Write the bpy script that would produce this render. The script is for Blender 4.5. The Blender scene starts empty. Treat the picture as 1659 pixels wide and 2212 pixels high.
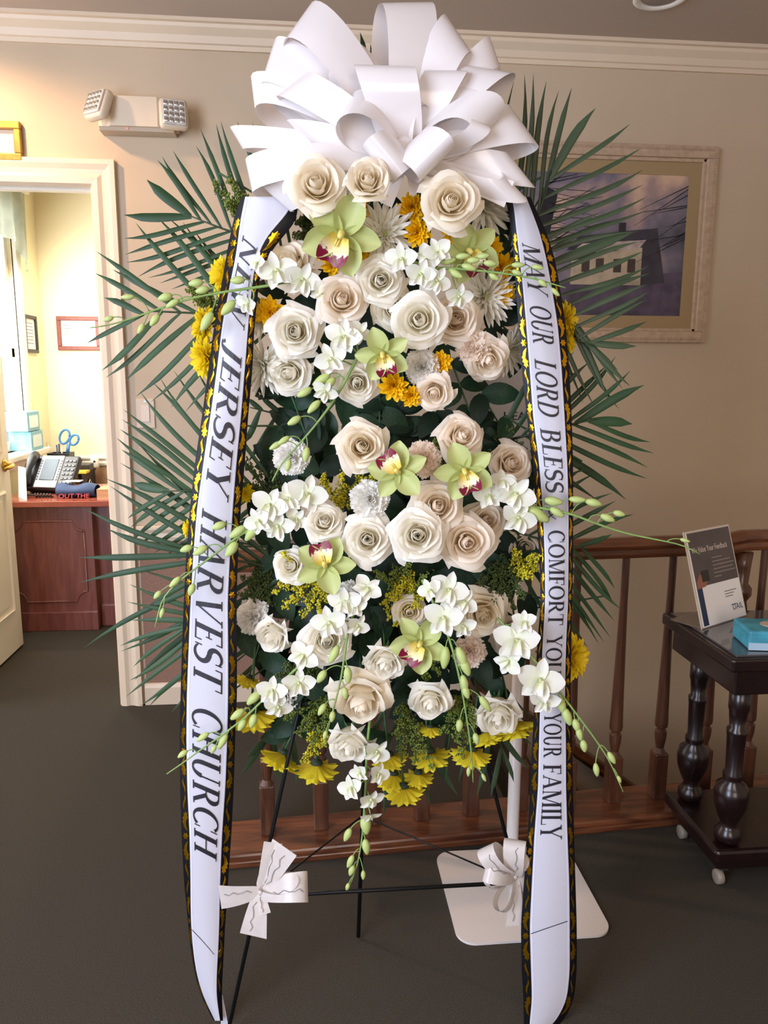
import bpy, bmesh, math, random
import numpy as np
from mathutils import Matrix, Vector

random.seed(7); rng = np.random.default_rng(7)
scene = bpy.context.scene
COL = scene.collection
PI = math.pi

# ---------------------------------------------------------------- camera
IW, IH, FPX = 1659, 2212, 1662.0
YAW, PITCH, ROLL = math.radians(5.5), math.radians(10.1), 0.005
EYE = np.array([0, 0, 1.367])
FH = np.array([math.sin(YAW), math.cos(YAW), 0.0])
RT0 = np.array([math.cos(YAW), -math.sin(YAW), 0.0])
FW = FH*math.cos(PITCH) + np.array([0, 0, -math.sin(PITCH)])
UP0 = np.cross(RT0, FW)
RT = RT0*math.cos(ROLL) + UP0*math.sin(ROLL)
UP = UP0*math.cos(ROLL) - RT0*math.sin(ROLL)
cam = bpy.data.cameras.new('camera'); cam_o = bpy.data.objects.new('camera', cam); COL.objects.link(cam_o)
cam.sensor_fit = 'VERTICAL'; cam.sensor_height = 24.0; cam.lens = FPX/IH*24.0; cam.clip_start = 0.02
cm = Matrix.Identity(4)
for i in range(3):
    cm[i][0], cm[i][1], cm[i][2], cm[i][3] = RT[i], UP[i], -FW[i], EYE[i]
cam_o.matrix_world = cm
scene.camera = cam_o

# ---------------------------------------------------------------- exposure, world, large lights
scene.view_settings.view_transform = 'Standard'; scene.view_settings.look = 'None'
scene.view_settings.gamma = 1.0; scene.view_settings.use_curve_mapping = False
scene.view_settings.exposure = 0.1

def lin(c):
    if isinstance(c, str):
        c = tuple(int(c[i:i+2], 16) for i in (0, 2, 4))
    return tuple((x/255/12.92 if x <= 10.31 else ((x/255+.055)/1.055)**2.4) for x in c) + (1.0,)

world = bpy.data.worlds.new('room_ambience'); scene.world = world; world.use_nodes = True
world.node_tree.nodes['Background'].inputs[0].default_value = lin('ffe6d2')
world.node_tree.nodes['Background'].inputs[1].default_value = 0.24

def area(name, loc, target, size, power, col, spread=180):
    l = bpy.data.lights.new(name, 'AREA'); l.shape = 'RECTANGLE'; l.size, l.size_y = size
    l.energy = power; l.color = lin(col)[:3]; l.spread = math.radians(spread)
    o = bpy.data.objects.new(name, l); COL.objects.link(o); o.location = loc
    o.rotation_euler = (Vector(target)-Vector(loc)).to_track_quat('-Z', 'Y').to_euler()
    o['kind'] = 'helper'; return o
# added unseen key lamp, assumed daylight, behind and to the left of the camera, then a warm fill
area('added_daylight_and_fill', (-2.1, -0.75, 1.5), (0.1, 1.5, 1.05), (1.6, 2.1), 138, 'd8e5ff')
area('added_daylight_and_fill', (0.5, -3.2, 1.7), (0.1, 1.5, 1.3), (1.8, 2.0), 60, 'ffece0')  # added warm front fill
# daylight through the office window
area('office_daylight', (-1.62, 4.2, 1.6), (-0.6, 4.7, 1.0), (1.0, 1.2), 52, 'fffaf0')

def spot(name, loc, power, col, ang=150, r=.05, target=None):
    l = bpy.data.lights.new(name, 'SPOT'); l.energy = power; l.color = lin(col)[:3]
    l.spot_size = math.radians(ang); l.spot_blend = .6; l.shadow_soft_size = r
    o = bpy.data.objects.new(name, l); COL.objects.link(o); o.location = loc
    t = target or (loc[0], loc[1], 0)
    o.rotation_euler = (Vector(t)-Vector(loc)).to_track_quat('-Z', 'Y').to_euler(); o['kind'] = 'helper'; return o
# assumed recessed ceiling lights, out of view, in the hall and lastly the office
spot('assumed_recessed_lamp', (-1.28, 2.66, 2.60), 56, 'ffd0a2', 160, .03)
spot('assumed_recessed_lamp', (-0.9, -0.3, 2.60), 26, 'ffe2c6', 140, .06)
spot('assumed_recessed_lamp', (1.5, 0.2, 2.60), 10, 'ffe2c6', 140, .06)
spot('assumed_recessed_lamp', (-0.85, 4.75, 2.55), 48, 'ffe6c0', 140, .06)

# ---------------------------------------------------------------- pixel to place
def ray(x, y): return FW + RT*(x-IW/2)/FPX + UP*(IH/2-y)/FPX
def FP(x, y, z=0.0):
    d = ray(x, y); return EYE + d*((z-EYE[2])/d[2])
def WP(x, y, Y):
    d = ray(x, y); return EYE + d*(Y/d[1])
SD = 1.5                                    # the flower stand is a metre and a half away
def SP(x, y, v=0.0):
    d = ray(x, y); return EYE + d*((SD+v)/(d@FH))
def mpp(p): return float((np.asarray(p)-EYE)@FW)/FPX      # metres per pixel at a point

# ---------------------------------------------------------------- materials
MATS = {}
def mat(name, col, rough=.55, metal=0, spec=.5, var=0, vscale=40, bump=0, bscale=200, trans=0, tcol=None, coat=0, emit=0, alpha=1, stretch=None):
    if name in MATS: return MATS[name]
    m = bpy.data.materials.new(name); m.use_nodes = True
    nt = m.node_tree; N, L = nt.nodes, nt.links
    b = N['Principled BSDF']; out = N['Material Output']
    c = lin(col)
    b.inputs['Base Color'].default_value = c; b.inputs['Roughness'].default_value = rough
    b.inputs['Metallic'].default_value = metal; b.inputs['Specular IOR Level'].default_value = spec
    if coat: b.inputs['Coat Weight'].default_value = coat; b.inputs['Coat Roughness'].default_value = .12
    tc = None
    if var or bump:
        tc = N.new('ShaderNodeTexCoord'); mp = N.new('ShaderNodeMapping'); L.new(tc.outputs['Object'], mp.inputs['Vector'])
        if stretch: mp.inputs['Scale'].default_value = stretch
    if var:
        no = N.new('ShaderNodeTexNoise'); no.inputs['Scale'].default_value = vscale; no.inputs['Detail'].default_value = 4
        L.new(mp.outputs['Vector'], no.inputs['Vector'])
        cr = N.new('ShaderNodeValToRGB'); cr.color_ramp.elements[0].position = .3; cr.color_ramp.elements[1].position = .7
        cr.color_ramp.elements[0].color = tuple(x*(1-var) for x in c[:3])+(1,)
        cr.color_ramp.elements[1].color = tuple(min(1, x*(1+var)) for x in c[:3])+(1,)
        L.new(no.outputs['Fac'], cr.inputs['Fac']); L.new(cr.outputs['Color'], b.inputs['Base Color'])
    if bump:
        n2 = N.new('ShaderNodeTexNoise'); n2.inputs['Scale'].default_value = bscale; n2.inputs['Detail'].default_value = 3
        L.new(mp.outputs['Vector'], n2.inputs['Vector'])
        bp = N.new('ShaderNodeBump'); bp.inputs['Strength'].default_value = bump; bp.inputs['Distance'].default_value = .002
        L.new(n2.outputs['Fac'], bp.inputs['Height']); L.new(bp.outputs['Normal'], b.inputs['Normal'])
    if emit:
        b.inputs['Emission Color'].default_value = c; b.inputs['Emission Strength'].default_value = emit
    if alpha < 1: b.inputs['Alpha'].default_value = alpha
    if trans:
        t = N.new('ShaderNodeBsdfTranslucent'); t.inputs['Color'].default_value = lin(tcol or col)
        mx = N.new('ShaderNodeMixShader'); mx.inputs[0].default_value = trans
        L.new(b.outputs[0], mx.inputs[1]); L.new(t.outputs[0], mx.inputs[2]); L.new(mx.outputs[0], out.inputs['Surface'])
    MATS[name] = m; return m

def wood(name, dark, light, scale=6, rough=.35, axis='X', coat=.2):
    if name in MATS: return MATS[name]
    m = bpy.data.materials.new(name); m.use_nodes = True
    N, L = m.node_tree.nodes, m.node_tree.links; b = N['Principled BSDF']
    tc = N.new('ShaderNodeTexCoord'); mp = N.new('ShaderNodeMapping'); L.new(tc.outputs['Object'], mp.inputs['Vector'])
    s = {'X': (.12, 1, 1), 'Y': (1, .12, 1), 'Z': (1, 1, .12)}[axis]
    mp.inputs['Scale'].default_value = s
    no = N.new('ShaderNodeTexNoise'); no.inputs['Scale'].default_value = scale*6; no.inputs['Detail'].default_value = 5; no.inputs['Distortion'].default_value = 1.2
    L.new(mp.outputs['Vector'], no.inputs['Vector'])
    cr = N.new('ShaderNodeValToRGB'); cr.color_ramp.elements[0].color = lin(dark); cr.color_ramp.elements[1].color = lin(light)
    cr.color_ramp.elements[0].position = .35; cr.color_ramp.elements[1].position = .65
    L.new(no.outputs['Fac'], cr.inputs['Fac']); L.new(cr.outputs['Color'], b.inputs['Base Color'])
    b.inputs['Roughness'].default_value = rough; b.inputs['Coat Weight'].default_value = coat; b.inputs['Coat Roughness'].default_value = .15
    MATS[name] = m; return m

# ---------------------------------------------------------------- mesh helpers
WM = {}
def xf(M, v):
    v = np.asarray(v, float); A = np.array(M)
    return v@A[:3, :3].T + A[:3, 3]

class MB:
    def __init__(s): s.v = []; s.f = []
    def add(s, v, f):
        o = len(s.v); s.v.extend([tuple(map(float, p)) for p in v]); s.f.extend([tuple(i+o for i in q) for q in f]); return s
    def box(s, lo, hi, bev=0, M=None):
        lo = np.array(lo, float); hi = np.array(hi, float)
        if bev:
            bm = bmesh.new(); bmesh.ops.create_cube(bm, size=1)
            for v in bm.verts:
                v.co = Vector([(lo[i]+hi[i])/2 + v.co[i]*(hi[i]-lo[i]) for i in range(3)])
            bmesh.ops.bevel(bm, geom=list(bm.edges), offset=bev, segments=2, affect='EDGES', profile=.5)
            bm.verts.index_update()
            vs = [tuple(v.co) for v in bm.verts]; fs = [[v.index for v in f.verts] for f in bm.faces]; bm.free()
        else:
            x0, y0, z0 = lo; x1, y1, z1 = hi
            vs = [(x0, y0, z0), (x1, y0, z0), (x1, y1, z0), (x0, y1, z0), (x0, y0, z1), (x1, y0, z1), (x1, y1, z1), (x0, y1, z1)]
            fs = [(0, 3, 2, 1), (4, 5, 6, 7), (0, 1, 5, 4), (1, 2, 6, 5), (2, 3, 7, 6), (3, 0, 4, 7)]
        if M is not None: vs = xf(M, vs)
        return s.add(vs, fs)
    def tube(s, pts, rad, n=8, cap=True):
        P = np.array(pts, float); k = len(P); rad = [rad]*k if np.isscalar(rad) else rad
        vs = []; prev = None
        for i in range(k):
            t = P[min(i+1, k-1)]-P[max(i-1, 0)]; t = t/(np.linalg.norm(t)+1e-12)
            if prev is None:
                a = np.array([0, 0, 1.]) if abs(t[2]) < .9 else np.array([1., 0, 0])
            else: a = prev
            x = a-t*(a@t); x /= np.linalg.norm(x)+1e-12; prev = x; y = np.cross(t, x)
            for j in range(n):
                w = 2*PI*j/n; vs.append(P[i]+rad[i]*(x*math.cos(w)+y*math.sin(w)))
        fs = [(i*n+j, i*n+(j+1) % n, (i+1)*n+(j+1) % n, (i+1)*n+j) for i in range(k-1) for j in range(n)]
        if cap: fs += [tuple(range(n-1, -1, -1)), tuple((k-1)*n+j for j in range(n))]
        return s.add(vs, fs)
    def lathe(s, prof, n=20, M=None):
        k = len(prof); vs = [(r*math.cos(2*PI*j/n), r*math.sin(2*PI*j/n), z) for r, z in prof for j in range(n)]
        fs = [(i*n+j, i*n+(j+1) % n, (i+1)*n+(j+1) % n, (i+1)*n+j) for i in range(k-1) for j in range(n)]
        fs += [tuple(range(n-1, -1, -1)), tuple((k-1)*n+j for j in range(n))]
        if M is not None: vs = xf(M, vs)
        return s.add(vs, fs)
    def grid(s, P, close=False):
        a, b = P.shape[:2]
        fs = [(i*b+j, i*b+(j+1) % b, ((i+1) % a)*b+(j+1) % b, ((i+1) % a)*b+j) for i in range(a if close else a-1) for j in range(b-1)]
        return s.add(P.reshape(-1, 3), fs)
    def prism(s, poly, lo, hi, M=None):
        n = len(poly); vs = [(x, y, lo) for x, y in poly]+[(x, y, hi) for x, y in poly]
        fs = [tuple(range(n-1, -1, -1)), tuple(range(n, 2*n))]+[(i, (i+1) % n, n+(i+1) % n, n+i) for i in range(n)]
        if M is not None: vs = xf(M, vs)
        return s.add(vs, fs)
    def sweep(s, prof, pts, up=(0, 0, 1)):
        """profile (side, up) swept along a polyline, mitred"""
        P = [np.array(p, float) for p in pts]; up = np.array(up, float); vs = []; n = len(prof)
        for i, p in enumerate(P):
            d0 = P[i]-P[i-1] if i else P[1]-P[0]; d1 = P[i+1]-P[i] if i < len(P)-1 else d0
            d0 = d0/np.linalg.norm(d0); d1 = d1/np.linalg.norm(d1)
            s0 = np.cross(d0, up); s1 = np.cross(d1, up); sd = s0+s1; sd /= np.linalg.norm(sd); sd = sd/max(.3, sd@s0)
            for a, b in prof: vs.append(p+sd*a+up*b)
        fs = [(i*n+j, i*n+(j+1) % n, (i+1)*n+(j+1) % n, (i+1)*n+j) for i in range(len(P)-1) for j in range(n)]
        fs += [tuple(range(n-1, -1, -1)), tuple((len(P)-1)*n+j for j in range(n))]
        return s.add(vs, fs)
    def mesh(s, name, m, smooth=True):
        me = bpy.data.meshes.new(name); me.from_pydata(s.v, [], s.f); me.materials.append(m)
        if smooth: me.shade_smooth()
        return me
    def build(s, name, m, parent=None, smooth=False, kind=None):
        if parent is not None:
            Mi = WM[parent].inverted(); s.v = [tuple(p) for p in xf(Mi, s.v)]
        o = bpy.data.objects.new(name, s.mesh(name, m, smooth)); COL.objects.link(o)
        if parent is not None: o.parent = parent; WM[o] = WM[parent]
        else: WM[o] = Matrix.Identity(4)
        if kind: o['kind'] = kind
        return o

def setp(o, label=None, cat=None, group=None, kind=None):
    if label: o['label'] = label
    if cat: o['category'] = cat
    if group: o['group'] = group
    if kind: o['kind'] = kind
    return o
def thing(name, label, cat, loc=(0, 0, 0), M=None, group=None):
    o = bpy.data.objects.new(name, None); COL.objects.link(o); o.empty_display_size = .02
    Mw = M if M is not None else Matrix.Translation(Vector([float(x) for x in loc]))
    o.matrix_world = Mw; WM[o] = Mw
    return setp(o, label, cat, group)
def struct(name, mb, m, parent=None, smooth=False):
    o = mb.build(name, m, parent, smooth)
    if parent is None: o['kind'] = 'structure'
    return o
def inst(name, me, parent, Ml):
    o = bpy.data.objects.new(name, me); COL.objects.link(o); o.parent = parent; o.matrix_local = Ml; WM[o] = WM[parent]@Ml; return o
def spawn(kit, parent):
    for name, me, Ml, subs in kit:
        o = inst(name, me, parent, Ml)
        for n2, m2, M2, _ in subs: inst(n2, m2, o, M2)
def box(name, lo, hi, m, parent=None, bev=0, kind=None): return MB().box(lo, hi, bev).build(name, m, parent, kind=kind)
def text(name, s, m, parent, origin, xdir, ydir, size, shear=0, align='LEFT', ext=0.0004, sx=1.0):
    cu = bpy.data.curves.new(name, 'FONT'); cu.body = s; cu.size = size; cu.shear = shear; cu.align_x = align; cu.extrude = ext; cu.materials.append(m); cu.resolution_u = 3
    o = bpy.data.objects.new(name, cu); COL.objects.link(o)
    x = Vector(xdir).normalized(); y = Vector(ydir).normalized(); z = x.cross(y)
    Mw = Matrix((x, y, z)).transposed().to_4x4(); Mw.translation = Vector([float(c) for c in origin]); Mw = Mw@Matrix.Diagonal((sx, 1, 1, 1))
    bpy.context.view_layer.update(); me = bpy.data.meshes.new_from_object(o.evaluated_get(bpy.context.evaluated_depsgraph_get())); bpy.data.objects.remove(o)
    o = bpy.data.objects.new(name, me); COL.objects.link(o)
    o.parent = parent; o.matrix_local = WM[parent].inverted()@Mw; WM[o] = Mw; return o
def frame_from(n, spin=0.0):
    z = Vector([float(c) for c in n]).normalized(); a = Vector((0, 0, 1)) if abs(z.z) < .95 else Vector((0, 1, 0))
    x = a.cross(z).normalized(); y = z.cross(x)
    return Matrix((x, y, z)).transposed().to_4x4()@Matrix.Rotation(spin, 4, 'Z')
# ================================================================ the room
WALL = 3.128
m_wall = mat('wall_paint', 'c3af94', .75, var=.04, vscale=3, bump=.05, bscale=300)
m_trim = mat('trim_paint', 'd9c5ab', .45, var=.03, vscale=5)
m_ceil = mat('ceiling_paint', 'b8a797', .9, bump=.1, bscale=120)
m_carpet = mat('carpet', '423e37', .95, var=.30, vscale=320, bump=.6, bscale=500, spec=.1)
m_wains = mat('wainscot_paper', '8d6a58', .75, var=.14, vscale=160)
m_office = mat('office_wall_paint', 'eae3c2', .8, var=.02, vscale=3)
m_owains = mat('office_wainscot_paper', 'b58f70', .8, var=.12, vscale=140)
m_white = mat('white_trim', 'ece6da', .45)
m_oak = wood('oak', '4a281a', '774629', 5, .3, 'X', .4)
m_oakv = wood('oak_turned', '44281b', '5e3a27', 5, .35, 'Z', .3)
m_mahog = wood('mahogany', '6a3a33', '7f4c43', 5, .35, 'Z', .25)
m_dark = wood('dark_mahogany', '120809', '1f0c0c', 5, .32, 'Y', .35)
m_brass = mat('brass', 'c9a24a', .25, metal=1)
m_chrome = mat('chrome', 'd8d8d8', .2, metal=1)
m_black = mat('black_plastic', '1b1c20', .4)
m_paper = mat('paper', 'f4f2ee', .7)

# floor of the hall with the stairwell left open, floor of the office
fl = MB()
SX0, SX1, SY0 = .62, 2.6, 2.22
for lo, hi in (((-3.2, -4.0), (2.6, SY0)), ((-3.2, SY0), (SX0, WALL)), ((-1.55, WALL), (-.79, WALL+.12))):
    fl.box((lo[0], lo[1], -.10), (hi[0], hi[1], 0))
struct('floor', fl, m_carpet)
struct('floor_office', MB().box((-1.9, WALL+.12, -.10), (.9, 5.35, 0)), m_carpet)
struct('ceiling', MB().box((-3.2, -4.0, 2.62), (2.6, 5.4, 2.70)), m_ceil)

DX0, DX1, DZ = -1.55, -.795, 2.06
w = MB()
w.box((-3.2, WALL, 0), (DX0, WALL+.12, 2.62)); w.box((DX0, WALL, DZ), (DX1, WALL+.12, 2.62))
w.box((DX1, WALL, -2.2), (2.6, WALL+.12, 2.62))
wall = struct('wall_back', w, m_wall)
# papered dado below the chair rail
wd = MB().box((DX1+.10, WALL-.004, .07), (SX0-.05, WALL+.002, .70))
setp(wd.build('wainscot_paper', m_wains, wall))
# chair rail, baseboard, crown
def rail_prof(d, z0, z1):
    return [(0, z0), (d*.5, z0), (d*.7, z0+(z1-z0)*.25), (d*.55, z0+(z1-z0)*.5), (d, z0+(z1-z0)*.75), (d, z1-.006), (d*.8, z1), (0, z1)]
struct('trim_1', MB().sweep(rail_prof(.022, .70, .765), [(DX1+.095, WALL, 0), (SX0-.02, WALL, 0)]), m_trim)
struct('baseboard_back', MB().sweep([(0, 0), (.016, 0), (.016, .075), (.010, .09), (0, .095)], [(DX1+.095, WALL, 0), (SX0-.02, WALL, 0)]), m_trim)
cr = [(0, 2.535), (.012, 2.535), (.014, 2.55), (.022, 2.553), (.030, 2.575), (.052, 2.595), (.056, 2.606), (.07, 2.608), (.07, 2.62), (0, 2.62)]
struct('trim_2', MB().sweep(cr, [(-3.2, WALL, 0), (2.6, WALL, 0)]), m_trim)
# other walls of the hall, out of view
struct('wall_left', MB().box((-3.3, 0.6, 0), (-3.2, WALL, 2.62)), m_wall)
struct('wall_right', MB().box((2.6, -1.0, -2.2), (2.7, WALL+.12, 2.62)), m_wall)

# door casing: three mitred lengths with a moulded profile
cas = MB()
pr = [(-.010, 0), (.0, .016), (.020, .020), (.035, .013), (.050, .016), (.068, .024), (.085, .024), (.085, 0)]
def casing_piece(a, b, outa, outb):
    """a,b inner corner points (x,z); out*: outward mitre direction"""
    vs = []
    for (px, pz), (ox, oz) in ((a, outa), (b, outb)):
        for d, t in pr: vs.append((px+ox*d, WALL-t, pz+oz*d))
    n = len(pr); return vs, [(j, (j+1) % n, n+(j+1) % n, n+j) for j in range(n)]+[tuple(range(n)), tuple(range(2*n-1, n-1, -1))]
cs = thing('door_1', None, None, (DX1, WALL, 0)); cs['kind'] = 'structure'
for a, b, oa, ob in (((DX1, 0), (DX1, DZ), (1, 0), (1, 1)), ((DX1, DZ), (DX0, DZ), (1, 1), (-1, 1)), ((DX0, DZ), (DX0, 0), (-1, 1), (-1, 0))):
    MB().add(*casing_piece(a, b, oa, ob)).build('casing', m_trim, cs)
j = MB(); j.box((DX1-.002, WALL, 0), (DX1+.02, WALL+.12, DZ)); j.box((DX0-.02, WALL, 0), (DX0+.002, WALL+.12, DZ)); j.box((DX0, WALL, DZ-.002), (DX1, WALL+.12, DZ+.02))
j.box((DX1-.014, WALL+.05, 0), (DX1, WALL+.085, DZ)); j.box((DX0, WALL+.05, DZ-.014), (DX1, WALL+.085, DZ))
j.build('jamb', m_white, cs)

# open door leaf, hinged on the far left jamb and swung into the office
dl = thing('door_2', None, None, (-1.49, 3.14, 0)); dl['kind'] = 'structure'
dx0, dx1, dy0, dy1 = -1.505, -1.465, 3.145, 3.895
MB().box((dx0, dy0, .012), (dx1, dy1, 2.04)).build('leaf', m_white, dl)
for z0, z1 in ((.22, .80), (1.0, 1.55), (1.66, 1.92)):
    for y0, y1 in ((3.24, 3.48), (3.56, 3.80)):
        MB().sweep([(0, -.012), (.010, -.006), (.010, .006), (0, .012)], [(dx1, y0, z0), (dx1, y1, z0), (dx1, y1, z1), (dx1, y0, z1), (dx1, y0, z0)], up=(1, 0, 0)).build('panel_moulding', m_white, dl)
        MB().box((dx1-.002, y0+.03, z0+.03), (dx1+.005, y1-.03, z1-.03), .004).build('panel', m_white, dl)
h = MB().lathe([(.030, 0), (.030, .006), (.022, .012), (.012, .016), (.011, .045)], 20, Matrix.Translation((dx1, 3.835, .93))@Matrix.Rotation(PI/2, 4, 'Y')).build('handle_rose', m_brass, dl, True)
MB().tube([(dx1+.04, 3.838, .93), (dx1+.05, 3.80, .93), (dx1+.052, 3.745, .928), (dx1+.042, 3.725, .926)], [.011, .010, .009, .007], 10).build('lever', m_brass, h, True)
MB().box((dx0+.008, dy1-.001, .88), (dx1-.008, dy1+.002, .98)).build('latch_plate', m_brass, dl)

# ---------------------------------------------------------------- office behind the door
OB, OL = 5.25, -1.70
wo = MB(); wo.box((OL, OB, 0), (.9, OB+.1, 2.62)); struct('wall_office_back', wo, m_office)
WY0, WY1, WZ0, WZ1 = 3.60, 4.82, .92, 2.32
wl = MB(); wl.box((OL-.1, WALL+.12, 0), (OL, WY0, 2.62)); wl.box((OL-.1, WY1, 0), (OL, OB, 2.62)); wl.box((OL-.1, WY0, 0), (OL, WY1, WZ0)); wl.box((OL-.1, WY0, WZ1), (OL, WY1, 2.62))
struct('wall_office_left', wl, m_office)
struct('wall_office_right', MB().box((.85, WALL+.12, 0), (.95, OB, 2.62)), m_office)
struct('wainscot_office', MB().box((OL+.0, OB-.006, .1), (.85, OB, .775)), m_owains)
struct('trim_3', MB().sweep(rail_prof(.03, .765, .83), [(OL, OB, 0), (.85, OB, 0)]), m_white)
struct('baseboard_office', MB().box((OL, OB-.018, 0), (.85, OB, .10)), m_white)
struct('trim_4', MB().sweep(rail_prof(.03, .60, .675), [(OL, WALL+.12, 0), (OL, OB, 0)]), m_white)
# window: frame, sashes, sill, bright sky beyond
wn = thing('window_1', None, None, (OL, (WY0+WY1)/2, WZ0)); wn['kind'] = 'structure'
fr = MB(); fw = .07
for lo, hi in (((WY0-fw, WZ0-.0), (WY0, WZ1+fw)), ((WY1, WZ0), (WY1+fw, WZ1+fw)), ((WY0, WZ1), (WY1, WZ1+fw))): fr.box((OL-.01, lo[0], lo[1]), (OL+.022, hi[0], hi[1]), .004)
fr.build('frame', m_white, wn)
for lo, hi in (((WY0, WZ0), (WY0+.04, WZ1)), ((WY1-.04, WZ0), (WY1, WZ1)), ((WY0, WZ0), (WY1, WZ0+.05)), ((WY0, WZ1-.05), (WY1, WZ1)), ((WY0, 1.46), (WY1, 1.51))):
    MB().box((OL-.06, lo[0], lo[1]), (OL-.03, hi[0], hi[1])).build('sash_rail', m_white, wn)
box('sill', (OL-.08, WY0-.1, WZ0-.035), (OL+.10, WY1+.12, WZ0), m_white, wn, .006)
MB().sweep([(0, -.10), (.02, -.10), (.025, -.06), (.05, -.045), (.05, -.035), (0, -.035)], [(OL, WY0-.05, WZ0), (OL, WY1+.07, WZ0)]).build('apron', m_white, wn)
m_glass = mat('window_glass', 'ffffff', .05); 
m_glass.node_tree.nodes['Principled BSDF'].inputs['Transmission Weight'].default_value = 1
for z0, z1 in ((WZ0+.05, 1.46), (1.51, WZ1-.05)): box('pane', (OL-.048, WY0+.04, z0), (OL-.044, WY1-.04, z1), m_glass, wn)
sky = mat('daylight_sky', 'f6fbff', .9, emit=7)
o = box('sky_outside', (OL-.9, 2.6, 0.3), (OL-.88, 5.6, 3.0), sky); o['kind'] = 'structure'

# curtain valance over the window
va = thing('window_valance', 'pale green patterned swag valance hanging over the office window', 'valance', (OL+.05, 4.2, 1.6))
nn = 70; ys = np.linspace(3.3, 4.94, nn); P = np.zeros((9, nn, 3))
for a in range(9):
    t = a/8
    for b_, y in enumerate(ys):
        drop = 0
        zb = 2.07+.03*math.cos((y-4.6)*5)-.11*min(1, max(0, (y-4.74)/.12))
        P[a, b_] = (OL+.055+.02*math.sin(y*38)*(.3+.7*t), y, 2.42*(1-t)+zb*t)
MB().grid(P).build('fabric', mat('valance_fabric', 'b4bdb2', .8, var=.25, vscale=9, trans=.4), va, True)
box('rod', (OL+.03, 3.27, 2.40), (OL+.075, 4.96, 2.43), m_white, va, .004)

def frame_on(name, label, cat, cx, cz, wdt, hgt, plane, depth, fwid, m_f, m_in, axis='y', mat_w=0, m_mat=None):
    """framed flat picture hung on a wall facing -y (axis y) or +x (axis x)"""
    def pt(a, d, z): return (a, plane-d, z) if axis == 'y' else (plane+d, a, z)
    t = thing(name, label, cat, pt(cx, 0, cz-hgt/2))
    def bx(nm, a0, a1, z0, z1, d0, d1, m, bev=0, par=t):
        p, q = np.array(pt(a0, d0, z0)), np.array(pt(a1, d1, z1))
        return MB().box(np.minimum(p, q), np.maximum(p, q), bev).build(nm, m, par)
    x0, x1, z0, z1 = cx-wdt/2, cx+wdt/2, cz-hgt/2, cz+hgt/2
    for a0, a1, b0, b1 in ((x0, x1, z1-fwid, z1), (x0, x1, z0, z0+fwid), (x0, x0+fwid, z0+fwid, z1-fwid), (x1-fwid, x1, z0+fwid, z1-fwid)):
        bx('frame_rail', a0, a1, b0, b1, .001, depth, m_f, min(.004, fwid*.3))
    if mat_w:
        for a0, a1, b0, b1 in ((x0+fwid, x1-fwid, z1-fwid-mat_w, z1-fwid), (x0+fwid, x1-fwid, z0+fwid, z0+fwid+mat_w), (x0+fwid, x0+fwid+mat_w, z0+fwid+mat_w, z1-fwid-mat_w), (x1-fwid-mat_w, x1-fwid, z0+fwid+mat_w, z1-fwid-mat_w)):
            bx('mat_board', a0, a1, b0, b1, .001, .008, m_mat)
    k = fwid+mat_w
    bx('print', x0+k-.001, x1-k+.001, z0+k-.001, z1-k+.001, .001, .005, m_in)
    return t, bx
m_ink = mat('grey_ink', '6a6a70', .8)
# small black frame on the office side wall, certificate on the back wall
p0, p1 = FP(0, 0), None
t, bx = frame_on('certificate_frame', 'narrow black frame with printed sheet on the office side wall', 'picture frame', 5.00, 1.602, .21, .225, OL, .018, .022, m_black, m_paper, 'x')
for k in range(7): bx('text_line', 5.00-.05-.01*(k % 3), 5.00+.05, 1.665-k*.02, 1.669-k*.02, .0052, .0058, m_ink)
t, bx = frame_on('certificate_frame', 'reddish brown wooden frame with white certificate on the office back wall', 'picture frame', -1.475, 1.62, .268, .213, OB, .02, .026, mat('red_wood', '7d3f33', .45, var=.15, vscale=60), m_paper, 'y')
for k in range(4): bx('text_line', -1.57, -1.535+.01*(k % 2), 1.67-k*.02, 1.674-k*.02, .0052, .0058, m_ink)

# desk
DKZ, DKY, DKB = .715, 4.07, 4.72
dk = thing('office_desk', 'mahogany office desk with panelled front and glossy glass covered top', 'desk', (-1.1, 4.4, 0))
MB().sweep([(0, 0), (0, .032), (-.010, .032), (-.010, 0)], [(-1.62, DKY+.01, DKZ-.032), (-.1, DKY+.01, DKZ-.032)]).build('edge_band', wood('desk_edge', '8f5a40', 'a8705a', 5, .35, 'X', .2), dk)
box('desktop', (-1.62, DKY, DKZ-.032), (-.1, DKB, DKZ), mat('desk_top', '98503f', .15, var=.1, vscale=30, coat=.5), dk, .004)
box('front_panel', (-1.60, DKY+.06, .0), (-1.155, DKB-.03, DKZ-.032), m_mahog, dk)
box('recessed_panel', (-1.155, DKY+.13, .02), (-.12, DKY+.15, DKZ-.032), m_mahog, dk)
box('plinth', (-1.60, DKY+.045, .0), (-1.150, DKY+.062, .105), m_mahog, dk, .004)
box('plinth', (-1.150, DKY+.115, .0), (-.12, DKY+.131, .12), m_mahog, dk, .004)
pts = []
x0, x1, z0, z1, rr = -1.57, -1.20, .16, .60, .055
for cx, cz, a0 in ((x1, z1, 180), (x0, z1, 270), (x0, z0, 0), (x1, z0, 90)):
    pts += [(cx+rr*math.cos(math.radians(a0+t)), DKY+.06, cz+rr*math.sin(math.radians(a0+t)))[:3] for t in (range(90, -1, -15) if True else 0)]
pts.append(pts[0])
MB().tube(pts, .006, 6).build('panel_moulding', m_mahog, dk, True)

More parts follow.
